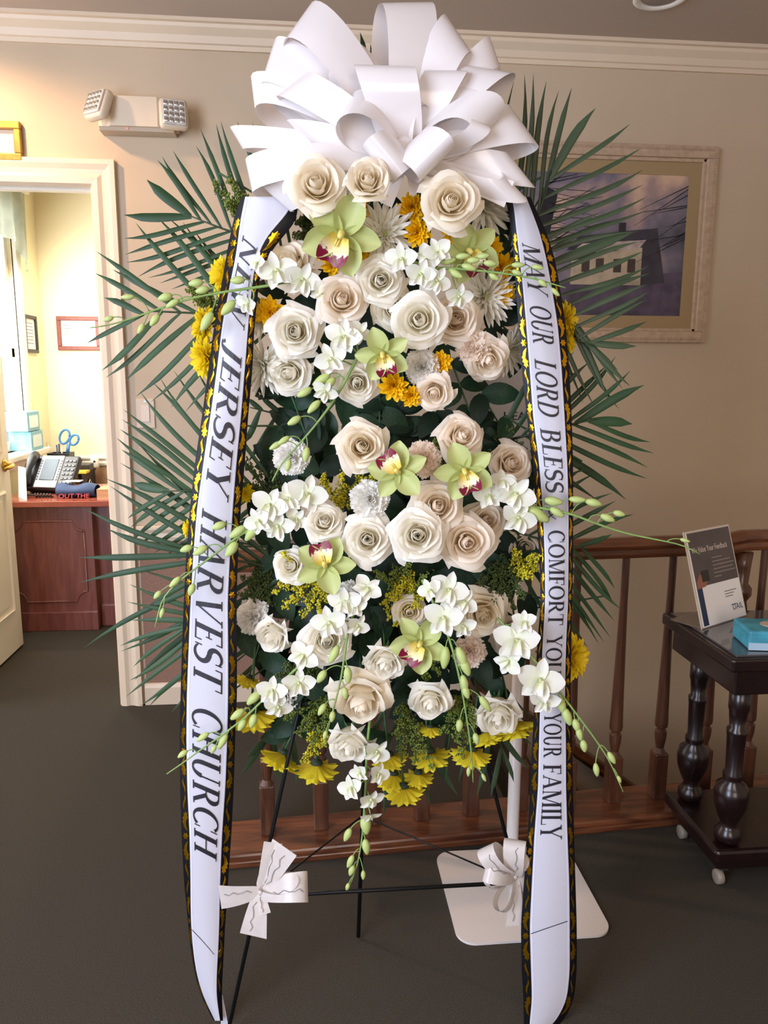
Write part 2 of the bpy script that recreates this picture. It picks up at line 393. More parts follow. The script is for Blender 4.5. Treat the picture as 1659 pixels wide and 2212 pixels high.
# telephone
ph = thing('desk_telephone', 'black and silver desk telephone with large display on the desk', 'telephone', (-1.41, 4.36, DKZ))
tilt = Matrix.Translation((-1.45, 4.33, DKZ+.024))@Matrix.Rotation(math.radians(-12), 4, 'Z')@Matrix.Rotation(math.radians(52), 4, 'X')
def pbx(nm, lo, hi, m, bev=.004, par=ph): return MB().box(lo, hi, bev, tilt).build(nm, m, par)
pbx('body', (-.13, 0, -.03), (.15, .215, .012), m_black, .01)
pbx('face_plate', (-.065, .005, .010), (.065, .21, .018), mat('silver_plastic', 'aeb1b5', .4), .004)
pbx('display', (-.042, .05, .012), (.042, .185, .0225), mat('lcd', '3f4c57', .5), .001)
for r_ in range(8):
    for sx in (-.056, .056): pbx('line_key', (sx-.005, .05+r_*.017, .012), (sx+.005, .06+r_*.017, .022), mat('key_grey', '505357', .5), 0)
for r_ in range(6):
    for c_ in range(3): pbx('key', (.078+c_*.022, .03+r_*.028, .011), (.094+c_*.022, .043+r_*.028, .017), mat('key_grey', '505357', .5), .002)
hp = [(-.098, .01, .03), (-.098, .03, .045), (-.098, .10, .058), (-.098, .17, .05), (-.098, .205, .03)]
MB().tube(xf(tilt, hp), [.024, .027, .020, .027, .024], 12).build('handset', m_black, ph, True)
box('foot', (-1.55, 4.37, DKZ+.0005), (-1.34, 4.45, DKZ+.05), m_black, ph, .01)
cd = [(-1.56, 4.30, DKZ+.03), (-1.55, 4.24, DKZ+.012), (-1.50, 4.22, DKZ+.012), (-1.46, 4.20, DKZ+.012)]
cd += [(-1.46+.004*k, 4.19+.012*math.cos(k*1.6), DKZ+.014+.010*math.sin(k*1.6)) for k in range(24)]
MB().tube(cd, .005, 6).build('cord', m_black, ph, True)

# folded shirt with red lettering, paper on it
sh = thing('folded_shirt', 'folded navy shirt with red lettering lying on the desk', 'shirt', (-1.16, 4.2, DKZ))
P = np.zeros((16, 22, 3))
for a in range(16):
    w_ = 2*PI*a/16
    for b_ in range(22):
        t = b_/21; L_ = -1.345+t*.20
        P[a, b_] = (L_, 4.23+.075*math.cos(w_)*(1-.2*abs(2*t-1)**4), DKZ+.034+.033*math.sin(w_)*(1+.25*math.sin(t*9+1)*max(0, math.sin(w_))))
MB().grid(P, True).build('cloth', mat('navy_cloth', '2c3d5e', .85, var=.15, vscale=80, bump=.3), sh, True)
text('lettering', 'OUT THE', mat('red_print', 'c83a34', .7), sh, (-1.325, 4.148, DKZ+.004), (1, 0, 0), (0, .35, 1), .034, sx=1.1)
pp = setp(box('paper_sheet', (-1.325, 4.235, DKZ+.078), (-1.235, 4.30, DKZ+.080), m_paper), 'small white paper lying on the folded navy shirt', 'paper')
setp(MB().add([(-1.545, 4.20, DKZ+.001), (-1.475, 4.115, DKZ+.001), (-1.50, 4.20, DKZ+.16), (-1.56, 4.27, DKZ+.16), (-1.543, 4.202, DKZ+.001), (-1.473, 4.117, DKZ+.001), (-1.498, 4.202, DKZ+.16), (-1.558, 4.272, DKZ+.16)], [(0, 1, 2, 3), (7, 6, 5, 4), (0, 4, 5, 1), (1, 5, 6, 2), (2, 6, 7, 3), (3, 7, 4, 0)]).build('desk_calendar', m_paper), 'white printed card standing at the desk end behind the door', 'card')
setp(box('wooden_tray', (-1.125, 4.14, DKZ), (-.98, 4.28, DKZ+.05), wood('light_wood', 'b58150', 'c9965f', 5, .4, 'X')), 'light wooden block tray at the right end of the desk', 'tray')

# black file stand behind the desk with organiser and papers
fs_ = thing('file_stand', 'black file stand with shelf against the office back wall', 'stand', (-1.35, 5.0, 0))
FZ = .76
box('top', (-1.685, 4.88, FZ-.02), (-1.41, 5.215, FZ), m_black, fs_, .003)
for x in (-1.68, -1.435): box('side_panel', (x, 4.90, 0), (x+.02, 5.20, FZ-.02), m_black, fs_)
box('shelf', (-1.66, 4.90, .55), (-1.435, 5.20, .57), m_black, fs_)
MB().tube([(-1.415, 5.0, .60), (-1.408, 5.0, .67), (-1.408, 5.04, .70), (-1.408, 5.08, .67), (-1.415, 5.08, .60)], .006, 8).build('handle', m_chrome, fs_, True)
og = thing('pen_organiser', 'black desk organiser holding pens on the file stand', 'organiser', (-1.5, 5.02, FZ))
for lo, hi in (((-1.635, 4.97), (-1.620, 5.06)), ((-1.515, 4.97), (-1.500, 5.06)), ((-1.635, 4.96), (-1.500, 4.972)), ((-1.635, 5.06), (-1.500, 5.072))):
    box('cup_wall', (lo[0], lo[1], FZ), (hi[0], hi[1], FZ+.115), m_black, og, .002)
box('tray', (-1.505, 4.95, FZ), (-1.385, 5.07, FZ+.045), m_black, og, .004)
for x, y, l, tx, ty, m, lb in ((-1.610, 5.0, .18, -.035, .01, m_chrome, 'silver pen leaning out left from the black organiser'), (-1.580, 5.02, .17, .004, 0, m_black, 'black pen upright in the black organiser'), (-1.563, 5.0, .165, .008, .01, m_chrome, 'silver pen upright next to the blue scissors'), (-1.590, 5.03, .16, -.01, .02, mat('blue_pen', '2b4f8f', .4), 'blue pen at the back of the black organiser')):
    setp(MB().tube([(x, y, FZ+.004), (x+tx, y+ty, FZ+l)], .005, 8).build('pen', m, None, True), lb, 'pen', 'pens in the organiser')
sc = thing('scissors', 'scissors with blue looped handles standing in the pen organiser', 'scissors', (-1.535, 5.015, FZ))
m_blue = mat('blue_handle', '3f7fc0', .4)
MB().tube([(-1.537, 5.015, FZ+.01), (-1.530, 5.015, FZ+.12)], [.003, .007], 6).build('blade', m_chrome, sc)
for cx, cz, rx, rz, dx in ((-1.537, .215, .030, .044, -.004), (-1.480, .195, .026, .032, .012)):
    pts = [(cx+rx*math.cos(a)+.35*rx*math.sin(a), 5.015, FZ+cz+rz*math.sin(a)) for a in np.linspace(0, 2*PI, 20)]
    MB().tube(pts, .007, 8).build('finger_loop', m_blue, sc, True)
MB().tube([(-1.527, 5.015, FZ+.11), (-1.515, 5.015, FZ+.17)], .011, 8).build('shank', m_blue, sc, True)
setp(box('notepad', (-1.515, 4.855, FZ), (-1.375, 4.94, FZ+.014), mat('yellow_pad', 'e3b93c', .7)), 'yellow and red notepad on the front of the file stand', 'notepad')
cc = thing('webcam', 'small white plug-in device on the white office chair rail', 'device', (-1.400, 5.17, FZ))
MB().lathe([(.02, 0), (.028, .01), (.026, .07), (.012, .09)], 14, Matrix.Translation((-1.400, 5.15, FZ))).build('body', m_white, cc, True)
MB().lathe([(.008, 0), (.006, .004)], 10, Matrix.Translation((-1.395, 5.123, FZ+.045))@Matrix.Rotation(PI/2, 4, 'X')).build('lens', m_black, cc)

# boxes on the window sill
m_tis = mat('tissue_blue', '7fb6cc', .6, var=.2, vscale=30)
for (y0, z0, lb) in ((4.64, WZ0, 'pale blue tissue carton on the window sill, lower of two'), (4.60, WZ0+.115, 'pale blue tissue carton stacked on top of another on the sill')):
    t = thing('tissue_carton', lb, 'carton', (OL+.02, y0+.1, z0))
    box('carton', (OL-.03, y0, z0+.0005), (OL+.09, y0+.20, z0+.112), m_tis, t, .003)
    box('flap', (OL+.0902, y0+.03, z0+.02), (OL+.092, y0+.17, z0+.09), mat('tissue_white', 'd9ecf2', .6), t)

# ---------------------------------------------------------------- things on the hall wall
# emergency light
em = thing('emergency_light', 'beige emergency wall light with two square lamp heads beside the doorway', 'emergency light', (-.61, WALL, 2.24))
m_em = mat('beige_plastic', 'd8c7ae', .5)
pl = [(-.755, 0), (-.755, .03), (-.70, .085), (-.535, .085), (-.47, .03), (-.47, 0)]
MB().prism([(x, WALL-d) for x, d in pl], 2.245, 2.345).build('housing', m_em, em)
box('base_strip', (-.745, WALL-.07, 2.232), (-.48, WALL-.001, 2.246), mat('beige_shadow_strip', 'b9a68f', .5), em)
MB().lathe([(.004, 0), (.004, .004)], 8, Matrix.Translation((-.645, WALL-.072, 2.239))@Matrix.Rotation(PI/2, 4, 'X')).build('indicator', mat('red_led', 'd88a80', .3, emit=.6), em)
m_lens = mat('lamp_lens', 'cfcac0', .12, coat=.8, var=.18, vscale=90)
for cx, cz, d, az, el in ((-.735, 2.305, .10, -38, -22), (-.475, 2.285, .095, 14, -8)):
    Mh = Matrix.Translation((cx, WALL-d, cz))@Matrix.Rotation(math.radians(az), 4, 'Z')@Matrix.Rotation(math.radians(el), 4, 'Y' if False else 'X')
    hd = MB().box((-.050, -.018, -.052), (.050, .022, .052), .014, Mh).build('lamp_head', m_em, em, True)
    MB().box((-.042, -.024, -.044), (.042, -.014, .044), .006, Mh).build('lens', m_lens, hd)
    for a in range(4):
        for b_ in range(4):
            MB().box((-.036+a*.0185, -.0275, -.038+b_*.0195), (-.021+a*.0185, -.023, -.022+b_*.0195), .0035, Mh).build('lens_cell', m_chrome, hd)
    MB().tube([xf(Mh, [(0, .02, 0)])[0], (cx+(.04 if az < 0 else -.03), WALL-.03, cz)], .02, 10).build('neck', m_em, em, True)

# gold frame at the left edge
m_gold = mat('gold_leaf', 'a5853f', .38, metal=.7, var=.2, vscale=40)
frame_on('gold_frame', 'small gold framed plaque above the doorway', 'picture frame', -1.19, 2.198, .31, .135, WALL, .025, .026, m_gold, mat('plaque_paper', 'e9cdb4', .6))

# light switch
sw = thing('light_switch', 'cream decorator light switch plate beside the door casing', 'light switch', (-.645, WALL, 1.155))
box('plate', (-.680, WALL-.007, 1.155), (-.608, WALL-.0005, 1.272), mat('cream_plastic', 'cdb79c', .4), sw, .003)
box('rocker', (-.661, WALL-.011, 1.18), (-.627, WALL-.006, 1.247), mat('cream_rocker', 'd6c2a8', .35), sw, .002)
for z in (1.167, 1.26): MB().lathe([(.0035, 0), (.0025, .002)], 8, Matrix.Translation((-.644, WALL-.007, z))@Matrix.Rotation(PI/2, 4, 'X')).build('screw', m_chrome, sw)

# large framed painting
PXC, PZC, PW, PH = 1.15, 1.882, .945, .757
m_pf = mat('antique_cream_frame', 'b99f84', .5, var=.12, vscale=50)
m_art = bpy.data.materials.new('painted_dusk_sky'); m_art.use_nodes = True
N, L = m_art.node_tree.nodes, m_art.node_tree.links; b = N['Principled BSDF']; b.inputs['Roughness'].default_value = .5
tc = N.new('ShaderNodeTexCoord'); no = N.new('ShaderNodeTexNoise'); no.inputs['Scale'].default_value = 4; no.inputs['Detail'].default_value = 7
L.new(tc.outputs['Object'], no.inputs['Vector']); cr_ = N.new('ShaderNodeValToRGB'); e = cr_.color_ramp.elements
e[0].position = .32; e[0].color = lin('45434f'); e[1].position = .66; e[1].color = lin('e0bc9e')
for p_, c_ in ((.42, '66626f'), (.5, '857a86'), (.58, 'b3968e')): q = e.new(p_); q.color = lin(c_)
L.new(no.outputs['Fac'], cr_.inputs['Fac']); L.new(cr_.outputs['Color'], b.inputs['Base Color'])
pt_, bx = frame_on('framed_painting', 'large cream framed painting of a house under a dusk sky', 'painting', PXC, PZC, PW, PH, WALL, .03, .045, m_pf, m_art, 'y', .062, mat('mat_board', 'ad936a', .8))
px0, px1, pz0, pz1 = PXC-PW/2, PXC+PW/2, PZC-PH/2, PZC+PH/2
for a0, a1, b0, b1 in ((px0+.044, px1-.044, pz1-.058, pz1-.044), (px0+.044, px1-.044, pz0+.044, pz0+.058), (px0+.044, px0+.058, pz0+.044, pz1-.044), (px1-.058, px1-.044, pz0+.044, pz1-.044)):
    bx('inner_lip', a0, a1, b0, b1, .001, .018, m_pf, .003)
for k in range(118):                                     # beaded running ornament of the frame
    bx('bead', px0+.012+k*.0078, px0+.0165+k*.0078, pz1-.019, pz1-.009, .028, .033, m_pf)
for k in range(92): bx('bead', px1-.019, px1-.009, pz0+.02+k*.0078, pz0+.0245+k*.0078, .028, .033, m_pf)
for k in range(118): bx('bead', px0+.012+k*.0078, px0+.0165+k*.0078, pz0+.009, pz0+.019, .028, .033, m_pf)
def paint(nm, poly, m, d):
    vs = [(px0+.107+(PW-.214)*x, WALL-d, pz0+.107+(PH-.214)*z) for x, z in poly]
    return MB().add(vs, [tuple(range(len(poly)))]).build(nm, m, pt_)
D0 = .0054
paint('painted_ground', [(0, 0), (1, 0), (1, .32), (.8, .30), (.62, .22), (.3, .24), (0, .30)], mat('paint_ground', '54475a', .6, var=.5, vscale=14), D0)
paint('painted_wall', [(.36, .22), (.76, .22), (.76, .50), (.36, .47)], mat('paint_house', 'c0ad92', .6, var=.25, vscale=20), D0+.0003)
paint('painted_gable', [(.76, .22), (.90, .24), (.84, .62), (.76, .50)], mat('paint_gable', '3c3740', .6, var=.3, vscale=20), D0+.0003)
paint('painted_roof', [(.33, .46), (.76, .49), (.845, .63), (.62, .60), (.40, .56)], mat('paint_roof', '3d3944', .6, var=.3, vscale=20), D0+.0005)
paint('painted_snow_roof', [(.36, .45), (.74, .48), (.78, .545), (.42, .51)], mat('paint_snow', 'c0aca2', .6, var=.3, vscale=20), D0+.0006)
paint('painted_chimney', [(.62, .59), (.66, .595), (.66, .665), (.62, .66)], mat('paint_chimney', '2d2830', .6), D0+.0006)
for x in (.42, .50, .60, .68): paint('painted_window', [(x, .31), (x+.045, .31), (x+.045, .41), (x, .405)], mat('paint_window', '4a3a34', .6), D0+.0008)
m_tree = mat('paint_tree', '221f26', .7)
paint('painted_tree', [(.10, 0.1), (.26, .12), (.23, .55), (.27, .86), (.21, .9), (.17, .88), (.14, .5)], m_tree, D0+.0010)
for k in range(26):
    x, z = .2+random.uniform(-.04, .05), random.uniform(.5, .95); a = random.uniform(-.5, 1.0); Lb = random.uniform(.15, .38)
    x2, z2 = min(.99, max(.01, x+Lb*math.cos(a))), min(.99, z+Lb*.8*math.sin(a)); w2 = .006
    paint('painted_branch', [(x, z), (x+.01, z-w2), (x2, z2-.001), (x2, z2+.002)], m_tree, D0+.0012)
for k in range(12):
    x, z = 1.0, random.uniform(.55, .95); Lb = random.uniform(.1, .35); z2 = z-random.uniform(.05, .3)
    paint('painted_branch', [(x, z), (x, z-.008), (x-Lb, z2), (x-Lb, z2+.002)], m_tree, D0+.0012)
box('glazing', (px0+.046, WALL-.0105, pz0+.046), (px1-.046, WALL-.0095, pz1-.046), mat('picture_glass', '101010', .04, alpha=.04), pt_)

# recessed ceiling light
rl = thing('ceiling_light', 'white ringed recessed ceiling light, unlit, near the top edge', 'ceiling light', (1.20, 2.72, 2.62))
MB().lathe([(.088, 2.6195), (.090, 2.612), (.080, 2.608), (.066, 2.612), (.062, 2.6195)], 40, Matrix.Translation((1.185, 2.735, 0))).build('trim_ring', m_white, rl, True)
MB().lathe([(.063, 2.618), (.06, 2.614), (.02, 2.6125)], 32, Matrix.Translation((1.185, 2.735, 0))).build('baffle', mat('lamp_glass', '8a7c72', .4), rl, True)

# ---------------------------------------------------------------- stairwell, railing
PA, PB = np.array([-.30, 1.985, 0]), np.array([2.2, 2.165, 0])
pd = (PB-PA)/np.linalg.norm(PB-PA); pn = np.array([-pd[1], pd[0], 0])
def plank_box(mb, a0, a1, n0, n1, z0, z1, bev=0):
    M4 = Matrix.Identity(4)
    for i in range(3): M4[i][0], M4[i][1], M4[i][2], M4[i][3] = pd[i], pn[i], (0, 0, 1)[i], PA[i]
    return mb.box((a0, n0, z0), (a1, n1, z1), bev, M4)
rg = thing('stair_railing', 'dark oak stair railing with turned balusters behind the flower stand', 'railing', PA)
plank_box(MB(), 0, 2.5, 0, .175, 0.0, .036, .008).build('base_plank', m_oak, rg)
plank_box(MB(), 0, 2.5, -.012, .004, 0.0, .02, .004).build('shoe_moulding', m_oak, rg)
a_of = lambda x: (x-PA[0])/pd[0]
bprof = [(.0, .0)]
def baluster(a):
    c = PA+pd*a+pn*.10
    mb = MB(); plank_box(mb, a-.0215, a+.0215, .0785, .1215, .036, .19, .003)
    pr_ = [(.0205, .19), (.012, .205), (.0175, .235), (.0185, .25), (.0185, .262), (.0135, .266), (.0135, .272), (.0195, .278), (.0205, .29), (.019, .33), (.0145, .55), (.0115, .70), (.0115, .845)]
    mb.lathe(pr_, 14, Matrix.Translation(Vector([c[0], c[1], 0])))
    mb.build('baluster', m_oakv, rg)
for x in (-.131, .025, .182, .332, .487, .643, .798, .950, 1.103, 1.257, 1.41, 1.56): baluster(a_of(x))
hp_ = [(-.030, 0), (.030, 0), (.034, .012), (.028, .024), (.033, .036), (.026, .050), (.008, .058), (-.008, .058), (-.026, .050), (-.033, .036), (-.028, .024), (-.034, .012)]
MB().sweep(hp_, [PA+pd*0+pn*.10+(0, 0, .835), PA+pd*1.58+pn*.10+(0, 0, .835), PA+pd*1.63+pn*.10+(0, 0, .845), PA+pd*2.5+pn*.10+(0, 0, .845)]).build('handrail', m_oak, rg, False)
nx = PA+pd*a_of(1.335)+pn*.10
MB().lathe([(.028, .45), (.03, .62), (.022, .68), (.034, .70), (.034, .72), (.022, .735), (.026, .79), (.03, .835)], 16, Matrix.Translation(Vector([nx[0], nx[1], 0]))).build('newel_post', m_oakv, rg, True)

# stairs going down behind the railing, with a skirt board on the wall
for k in range(9):
    x0 = SX0+k*.245; z1 = -.19*(k+1)
    st = MB().box((x0-.02, SY0, z1-.19), (x0+.265, WALL, z1), .008)
    struct('stair_tread' if k == 0 else 'stair_tread', st, m_carpet)
s_ = MB(); run, rise = .245, .19
def skz(x): return .16-(x-SX0)*rise/run
s_.add([(SX0-.1, WALL-.018, -.35), (SX0-.1, WALL-.018, .16+.02), (2.59, WALL-.018, skz(2.59)), (2.59, WALL-.018, skz(2.59)-.5), (SX0-.1, WALL, -.35), (SX0-.1, WALL, .18), (2.59, WALL, skz(2.59)), (2.59, WALL, skz(2.59)-.5)],
       [(0, 3, 2, 1), (0, 1, 5, 4), (1, 2, 6, 5), (2, 3, 7, 6), (3, 0, 4, 7)])
struct('baseboard_stairs', s_, m_trim)
s_ = MB(); pts = [(SX0-.1, WALL-.024, .20), (2.59, WALL-.024, skz(2.59)+.02)]
s_.sweep([(-.03, -.03), (.02, -.03), (.028, -.01), (.02, .028), (-.03, .03)], pts)
struct('trim_5', s_, m_oak)
struct('wall_stairwell', MB().box((SX0-.1, SY0-.06, -2.2), (2.6, SY0, 0)), mat('stairwell_paint', '6d5a4c', .8))
# ---------------------------------------------------------------- side table with glass top
TX0, TX1, TY0, TY1, TZ = 1.03, 1.56, 1.71, 2.10, .68
tb = thing('side_table', 'dark mahogany side table with turned legs, lower shelf and casters', 'table', (1.3, 1.9, 0))
box('top_frame', (TX0, TY0, TZ-.035), (TX1, TY1, TZ), m_dark, tb, .006)
box('apron', (TX0+.025, TY0+.025, TZ-.105), (TX1-.025, TY1-.025, TZ-.035), m_dark, tb, .004)
box('glass_top', (TX0+.018, TY0+.018, TZ), (TX1-.018, TY1-.018, TZ+.005), mat('smoked_glass', '4a4648', .06, spec=.7, coat=.5), tb, .001)
box('shelf', (TX0+.03, TY0+.05, .085), (TX1-.03, TY1-.03, .125), m_dark, tb, .010)
box('shelf_plinth', (TX0+.05, TY0+.07, .055), (TX1-.05, TY1-.05, .086), m_dark, tb, .006)
lp = [(.022, .125), (.034, .135), (.036, .155), (.026, .168), (.020, .18), (.030, .20), (.042, .235), (.045, .265), (.040, .29), (.022, .305), (.026, .315), (.026, .325), (.021, .335), (.024, .43), (.026, .44), (.026, .45), (.020, .456), (.024, .5), (.027, .51), (.027, .58)]
for x in (TX0+.085, TX1-.085):
    for y in (TY0+.095, TY1-.085):
        MB().lathe(lp, 20, Matrix.Translation((x, y, 0))).build('leg', m_dark, tb, True)
for x in (TX0+.08, TX1-.08):
    for y in (TY0+.10, TY1-.08):
        c_ = MB().box((x-.012, y-.012, .04), (x+.012, y+.012, .06)).build('caster', m_chrome, tb)
        MB().lathe([(.016, -.010), (.02, -.008), (.02, .008), (.016, .010)], 16, Matrix.Translation((x-.012, y-.008, .0205))@Matrix.Rotation(PI/2, 4, 'Y')).build('wheel', mat('caster_wheel', '8d8478', .4), c_, True)

# acrylic sign holder
sg = thing('sign_holder', 'slanted acrylic sign holder with feedback notice on the side table', 'sign', (1.12, 1.9, TZ+.005))
BL = np.array([1.062, 1.924, TZ+.0055]); xd = np.array([.87, .493, 0.])
back = np.cross([0, 0, 1.], xd); back /= np.linalg.norm(back)
if back[1] < 0: back = -back
yd = np.array([0, 0, 1.])*math.cos(.30)+back*math.sin(.30); nd = np.cross(xd, yd)
wS = .22; hS = .27; KX = wS/.128
MS = Matrix.Identity(4)
for i in range(3): MS[i][0], MS[i][1], MS[i][2], MS[i][3] = xd[i], yd[i], nd[i], BL[i]
m_acr = mat('acrylic_edge', 'cdbfae', .15, coat=.5)
def sb(nm, x0, y0, x1, y1, z0, z1, m, par=sg): return MB().box((x0*KX, y0, z0), (x1*KX, y1, z1), 0, MS).build(nm, m, par)
sb('acrylic_panel', 0, 0, .128, hS, -.004, 0, m_acr)
sb('sheet', .003, .003, .128-.002, hS-.005, 0, .0006, m_paper)
m_brown = mat('sign_brown', '4a3f40', .35, var=.25, vscale=14, coat=.4)
sb('printed_photo', .006, hS*.42, (.128-.003), hS-.006, .0006, .0010, m_brown)
sb('printed_stripe', .006, .006, .020, hS*.42, .0006, .0010, mat('sign_blue', '1d3350', .5))
m_cream = mat('sign_cream', 'd9cdc0', .6)
text('headline', 'We Value Your Feedback', m_cream, sg, xf(MS, [(.018, hS*.765, .0012)])[0], xd, yd, .023, sx=.72, ext=.0001)
for k, wd_ in enumerate((.030, .052, .060, .056, .062, .018)):
    x = .060
    sb('text_line', x, hS*(.68-k*.04), x+wd_, hS*(.68-k*.04)+.003, .0010, .0013, mat('sign_text', '8d827d', .6))
for k, wd_ in enumerate((.034, .026, .022)): sb('text_line', .078, hS*(.305-k*.028), .078+wd_, hS*(.305-k*.028)+.003, .0006, .0009, mat('sign_text_grey', '9a9088', .6))
hand = [(.008, .40), (.030, .41), (.040, .47), (.038, .53), (.032, .56), (.026, .52), (.020, .55), (.014, .51), (.008, .47)]
MB().prism([(x*KX, y*hS) for x, y in hand], .0010, .0014, MS).build('printed_hand', mat('sign_skin', '9c6450', .5), sg)
sb('printed_phone', .024, hS*.46, .044, hS*.575, .0014, .0018, mat('sign_phone', '1f1b1e', .3))
text('logo', 'DAIL', mat('sign_logo', '2f4c66', .5), sg, xf(MS, [(.158, hS*.10, .0010)])[0], xd, yd, .024, ext=.0001)
sb('logo_line', .090, hS*.155, .105, hS*.163, .0006, .0010, mat('sign_logo', '2f4c66', .5))
fb = xf(MS, [(0, 0, 0), (wS, 0, 0)]); ft = [p+back*.10 for p in fb]
MB().add([*fb, ft[1], ft[0], *[p+np.array([0, 0, .003]) for p in (fb[0], fb[1], ft[1], ft[0])]], [(0, 3, 2, 1), (4, 5, 6, 7), (0, 1, 5, 4), (1, 2, 6, 5), (2, 3, 7, 6), (3, 0, 4, 7)]).build('foot_plate', mat('acrylic_foot', '8e8580', .1, coat=.6, alpha=.5), sg)

# tissue box
tp = thing('tissue_box', 'teal and white tissue box on the table in front of the sign', 'tissue box', (1.22, 1.82, TZ+.005))
MT = Matrix.Translation((1.205, 1.80, TZ+.006))@Matrix.Rotation(math.radians(-10), 4, 'Z')
MB().box((-.10, -.06, 0), (.13, .055, .05), .006, MT).build('carton', mat('tissue_teal', '3f93a8', .5, var=.35, vscale=18), tp)
MB().box((-.10, -.0615, .001), (.13, -.0600, .020), 0, MT).build('white_band', mat('tissue_band', 'a9c4d6', .5), tp)
MB().lathe([(.04, .0501), (.04, .0515)], 20, MT@Matrix.Diagonal((1.3, .7, 1, 1))).build('opening', mat('tissue_stone', 'b9a58c', .7, var=.3, vscale=90), tp)
P = np.zeros((8, 12, 3))
for a in range(8):
    for b_ in range(12):
        w_ = 2*PI*b_/11; r_ = .03*(1-.05*a)+.012*math.sin(w_*3+a*.6)*(a/7)
        P[a, b_] = (r_*math.cos(w_)*1.2+.02, r_*math.sin(w_)*.5, .05+a*.004)
Q = P.reshape(-1, 3); P = xf(MT, Q).reshape(8, 12, 3)
MB().grid(P).build('tissue', m_paper, tp, True)

# ---------------------------------------------------------------- white floor sign stand behind the flowers
ss = thing('sign_stand', 'white floor sign stand with square base plate behind the flower stand', 'sign stand', (.54, 1.83, 0))
m_ws = mat('white_steel', 'd6cfca', .35, coat=.2)
def rrect(x0, y0, x1, y1, r, n=8):
    out = []
    for cx, cy, a0 in ((x1-r, y1-r, 0), (x0+r, y1-r, 90), (x0+r, y0+r, 180), (x1-r, y0+r, 270)):
        out += [(cx+r*math.cos(math.radians(a0+90*k/n)), cy+r*math.sin(math.radians(a0+90*k/n))) for k in range(n+1)]
    return out
MB().prism(rrect(.345, 1.63, .735, 2.00, .045), .0, .006).build('base_plate', m_ws, ss)
MB().lathe([(.034, .006), (.034, .012), (.019, .016), (.0165, .03), (.0165, 1.10)], 24, Matrix.Translation((.545, 1.90, 0))).build('pole', m_ws, ss, True)
box('board', (.33, 1.888, 1.10), (.60, 1.898, 1.41), m_ws, ss, .003)
text('lettering', 'HEA', mat('navy_print', '252a44', .6), ss, (.478, 1.8865, 1.258), (1, 0, 0), (0, 0, 1), .030, ext=.0003)

# ---------------------------------------------------------------- wire easel
ez = thing('wire_easel', 'black wire tripod easel carrying the funeral flower spray', 'easel', SP(820, 2150, 0)*np.array([1, 1, 0]))
m_wire = mat('black_wire', '14171a', .4, metal=.4)
apex = SP(820, 745, .20)
def onfloor(x, y): p = FP(x, y, .0); p[2] = .006; return p
footL, footR, footB = onfloor(488, 2255), onfloor(1163, 2120), onfloor(774, 2028)
footR = onfloor(1172, 2120)
for f_ in (footL, footR): MB().tube([f_, f_+(apex-f_)*.5, apex], .0043, 8).build('leg', m_wire, ez, True)
MB().tube([footB, footB+(apex-footB)*.5, apex], .005, 8).build('leg', m_wire, ez, True)
def legpt(f_, z): t = (z-f_[2])/(apex[2]-f_[2]); return f_+(apex-f_)*t
def legpx(f_, y):
    lo, hi = 0.0, .9
    for _ in range(40):
        m_ = (lo+hi)/2; q = f_+(apex-f_)*m_-EYE
        if IH/2-FPX*(q@UP)/(q@FW) > y: lo = m_
        else: hi = m_
    return f_+(apex-f_)*lo
ca, cb = legpx(footL, 1936), legpx(footR, 1906)
MB().tube([ca, (ca+cb)/2, cb], .0045, 8).build('cross_bar', m_wire, ez, True)
vb = legpx(footB, 1762)
MB().tube([ca, vb], .0022, 6).build('brace_wire', m_wire, ez, True)
MB().tube([cb, vb], .0022, 6).build('brace_wire', m_wire, ez, True)

# ---------------------------------------------------------------- printed small bows tied to the easel
m_satin = mat('white_satin', 'f6efec', .19, spec=.8, trans=.15, tcol='f0e8e4')
m_sheer = mat('printed_satin', 'e2d9d2', .32, spec=.6, trans=.25, var=.05, vscale=60)
def ribbon(center, pts, width, wdir, mb=None, taper=None, nw=4):
    """strip along pts; wdir: width direction (array or callable)"""
    P = np.array(pts, float); k = len(P); G = np.zeros((k, nw+1, 3))
    for i in range(k):
        wd_ = np.array(wdir(i/(k-1)) if callable(wdir) else wdir, float)
        w_ = width*(taper(i/(k-1)) if taper else 1)
        for j_ in range(nw+1): G[i, j_] = P[i]+wd_*(j_/nw-.5)*w_
    (mb or MB()).grid(G); return G
def bez(p, n=14):
    p = [np.array(q, float) for q in p]; out = []
    for t in np.linspace(0, 1, n):
        q = p
        while len(q) > 1: q = [a+(b_-a)*t for a, b_ in zip(q[:-1], q[1:])]
        out.append(q[0])
    return out
def unit(v): v = np.array(v, float); return v/(np.linalg.norm(v)+1e-12)
m_scr = mat('grey_script', '8a827a', .7)
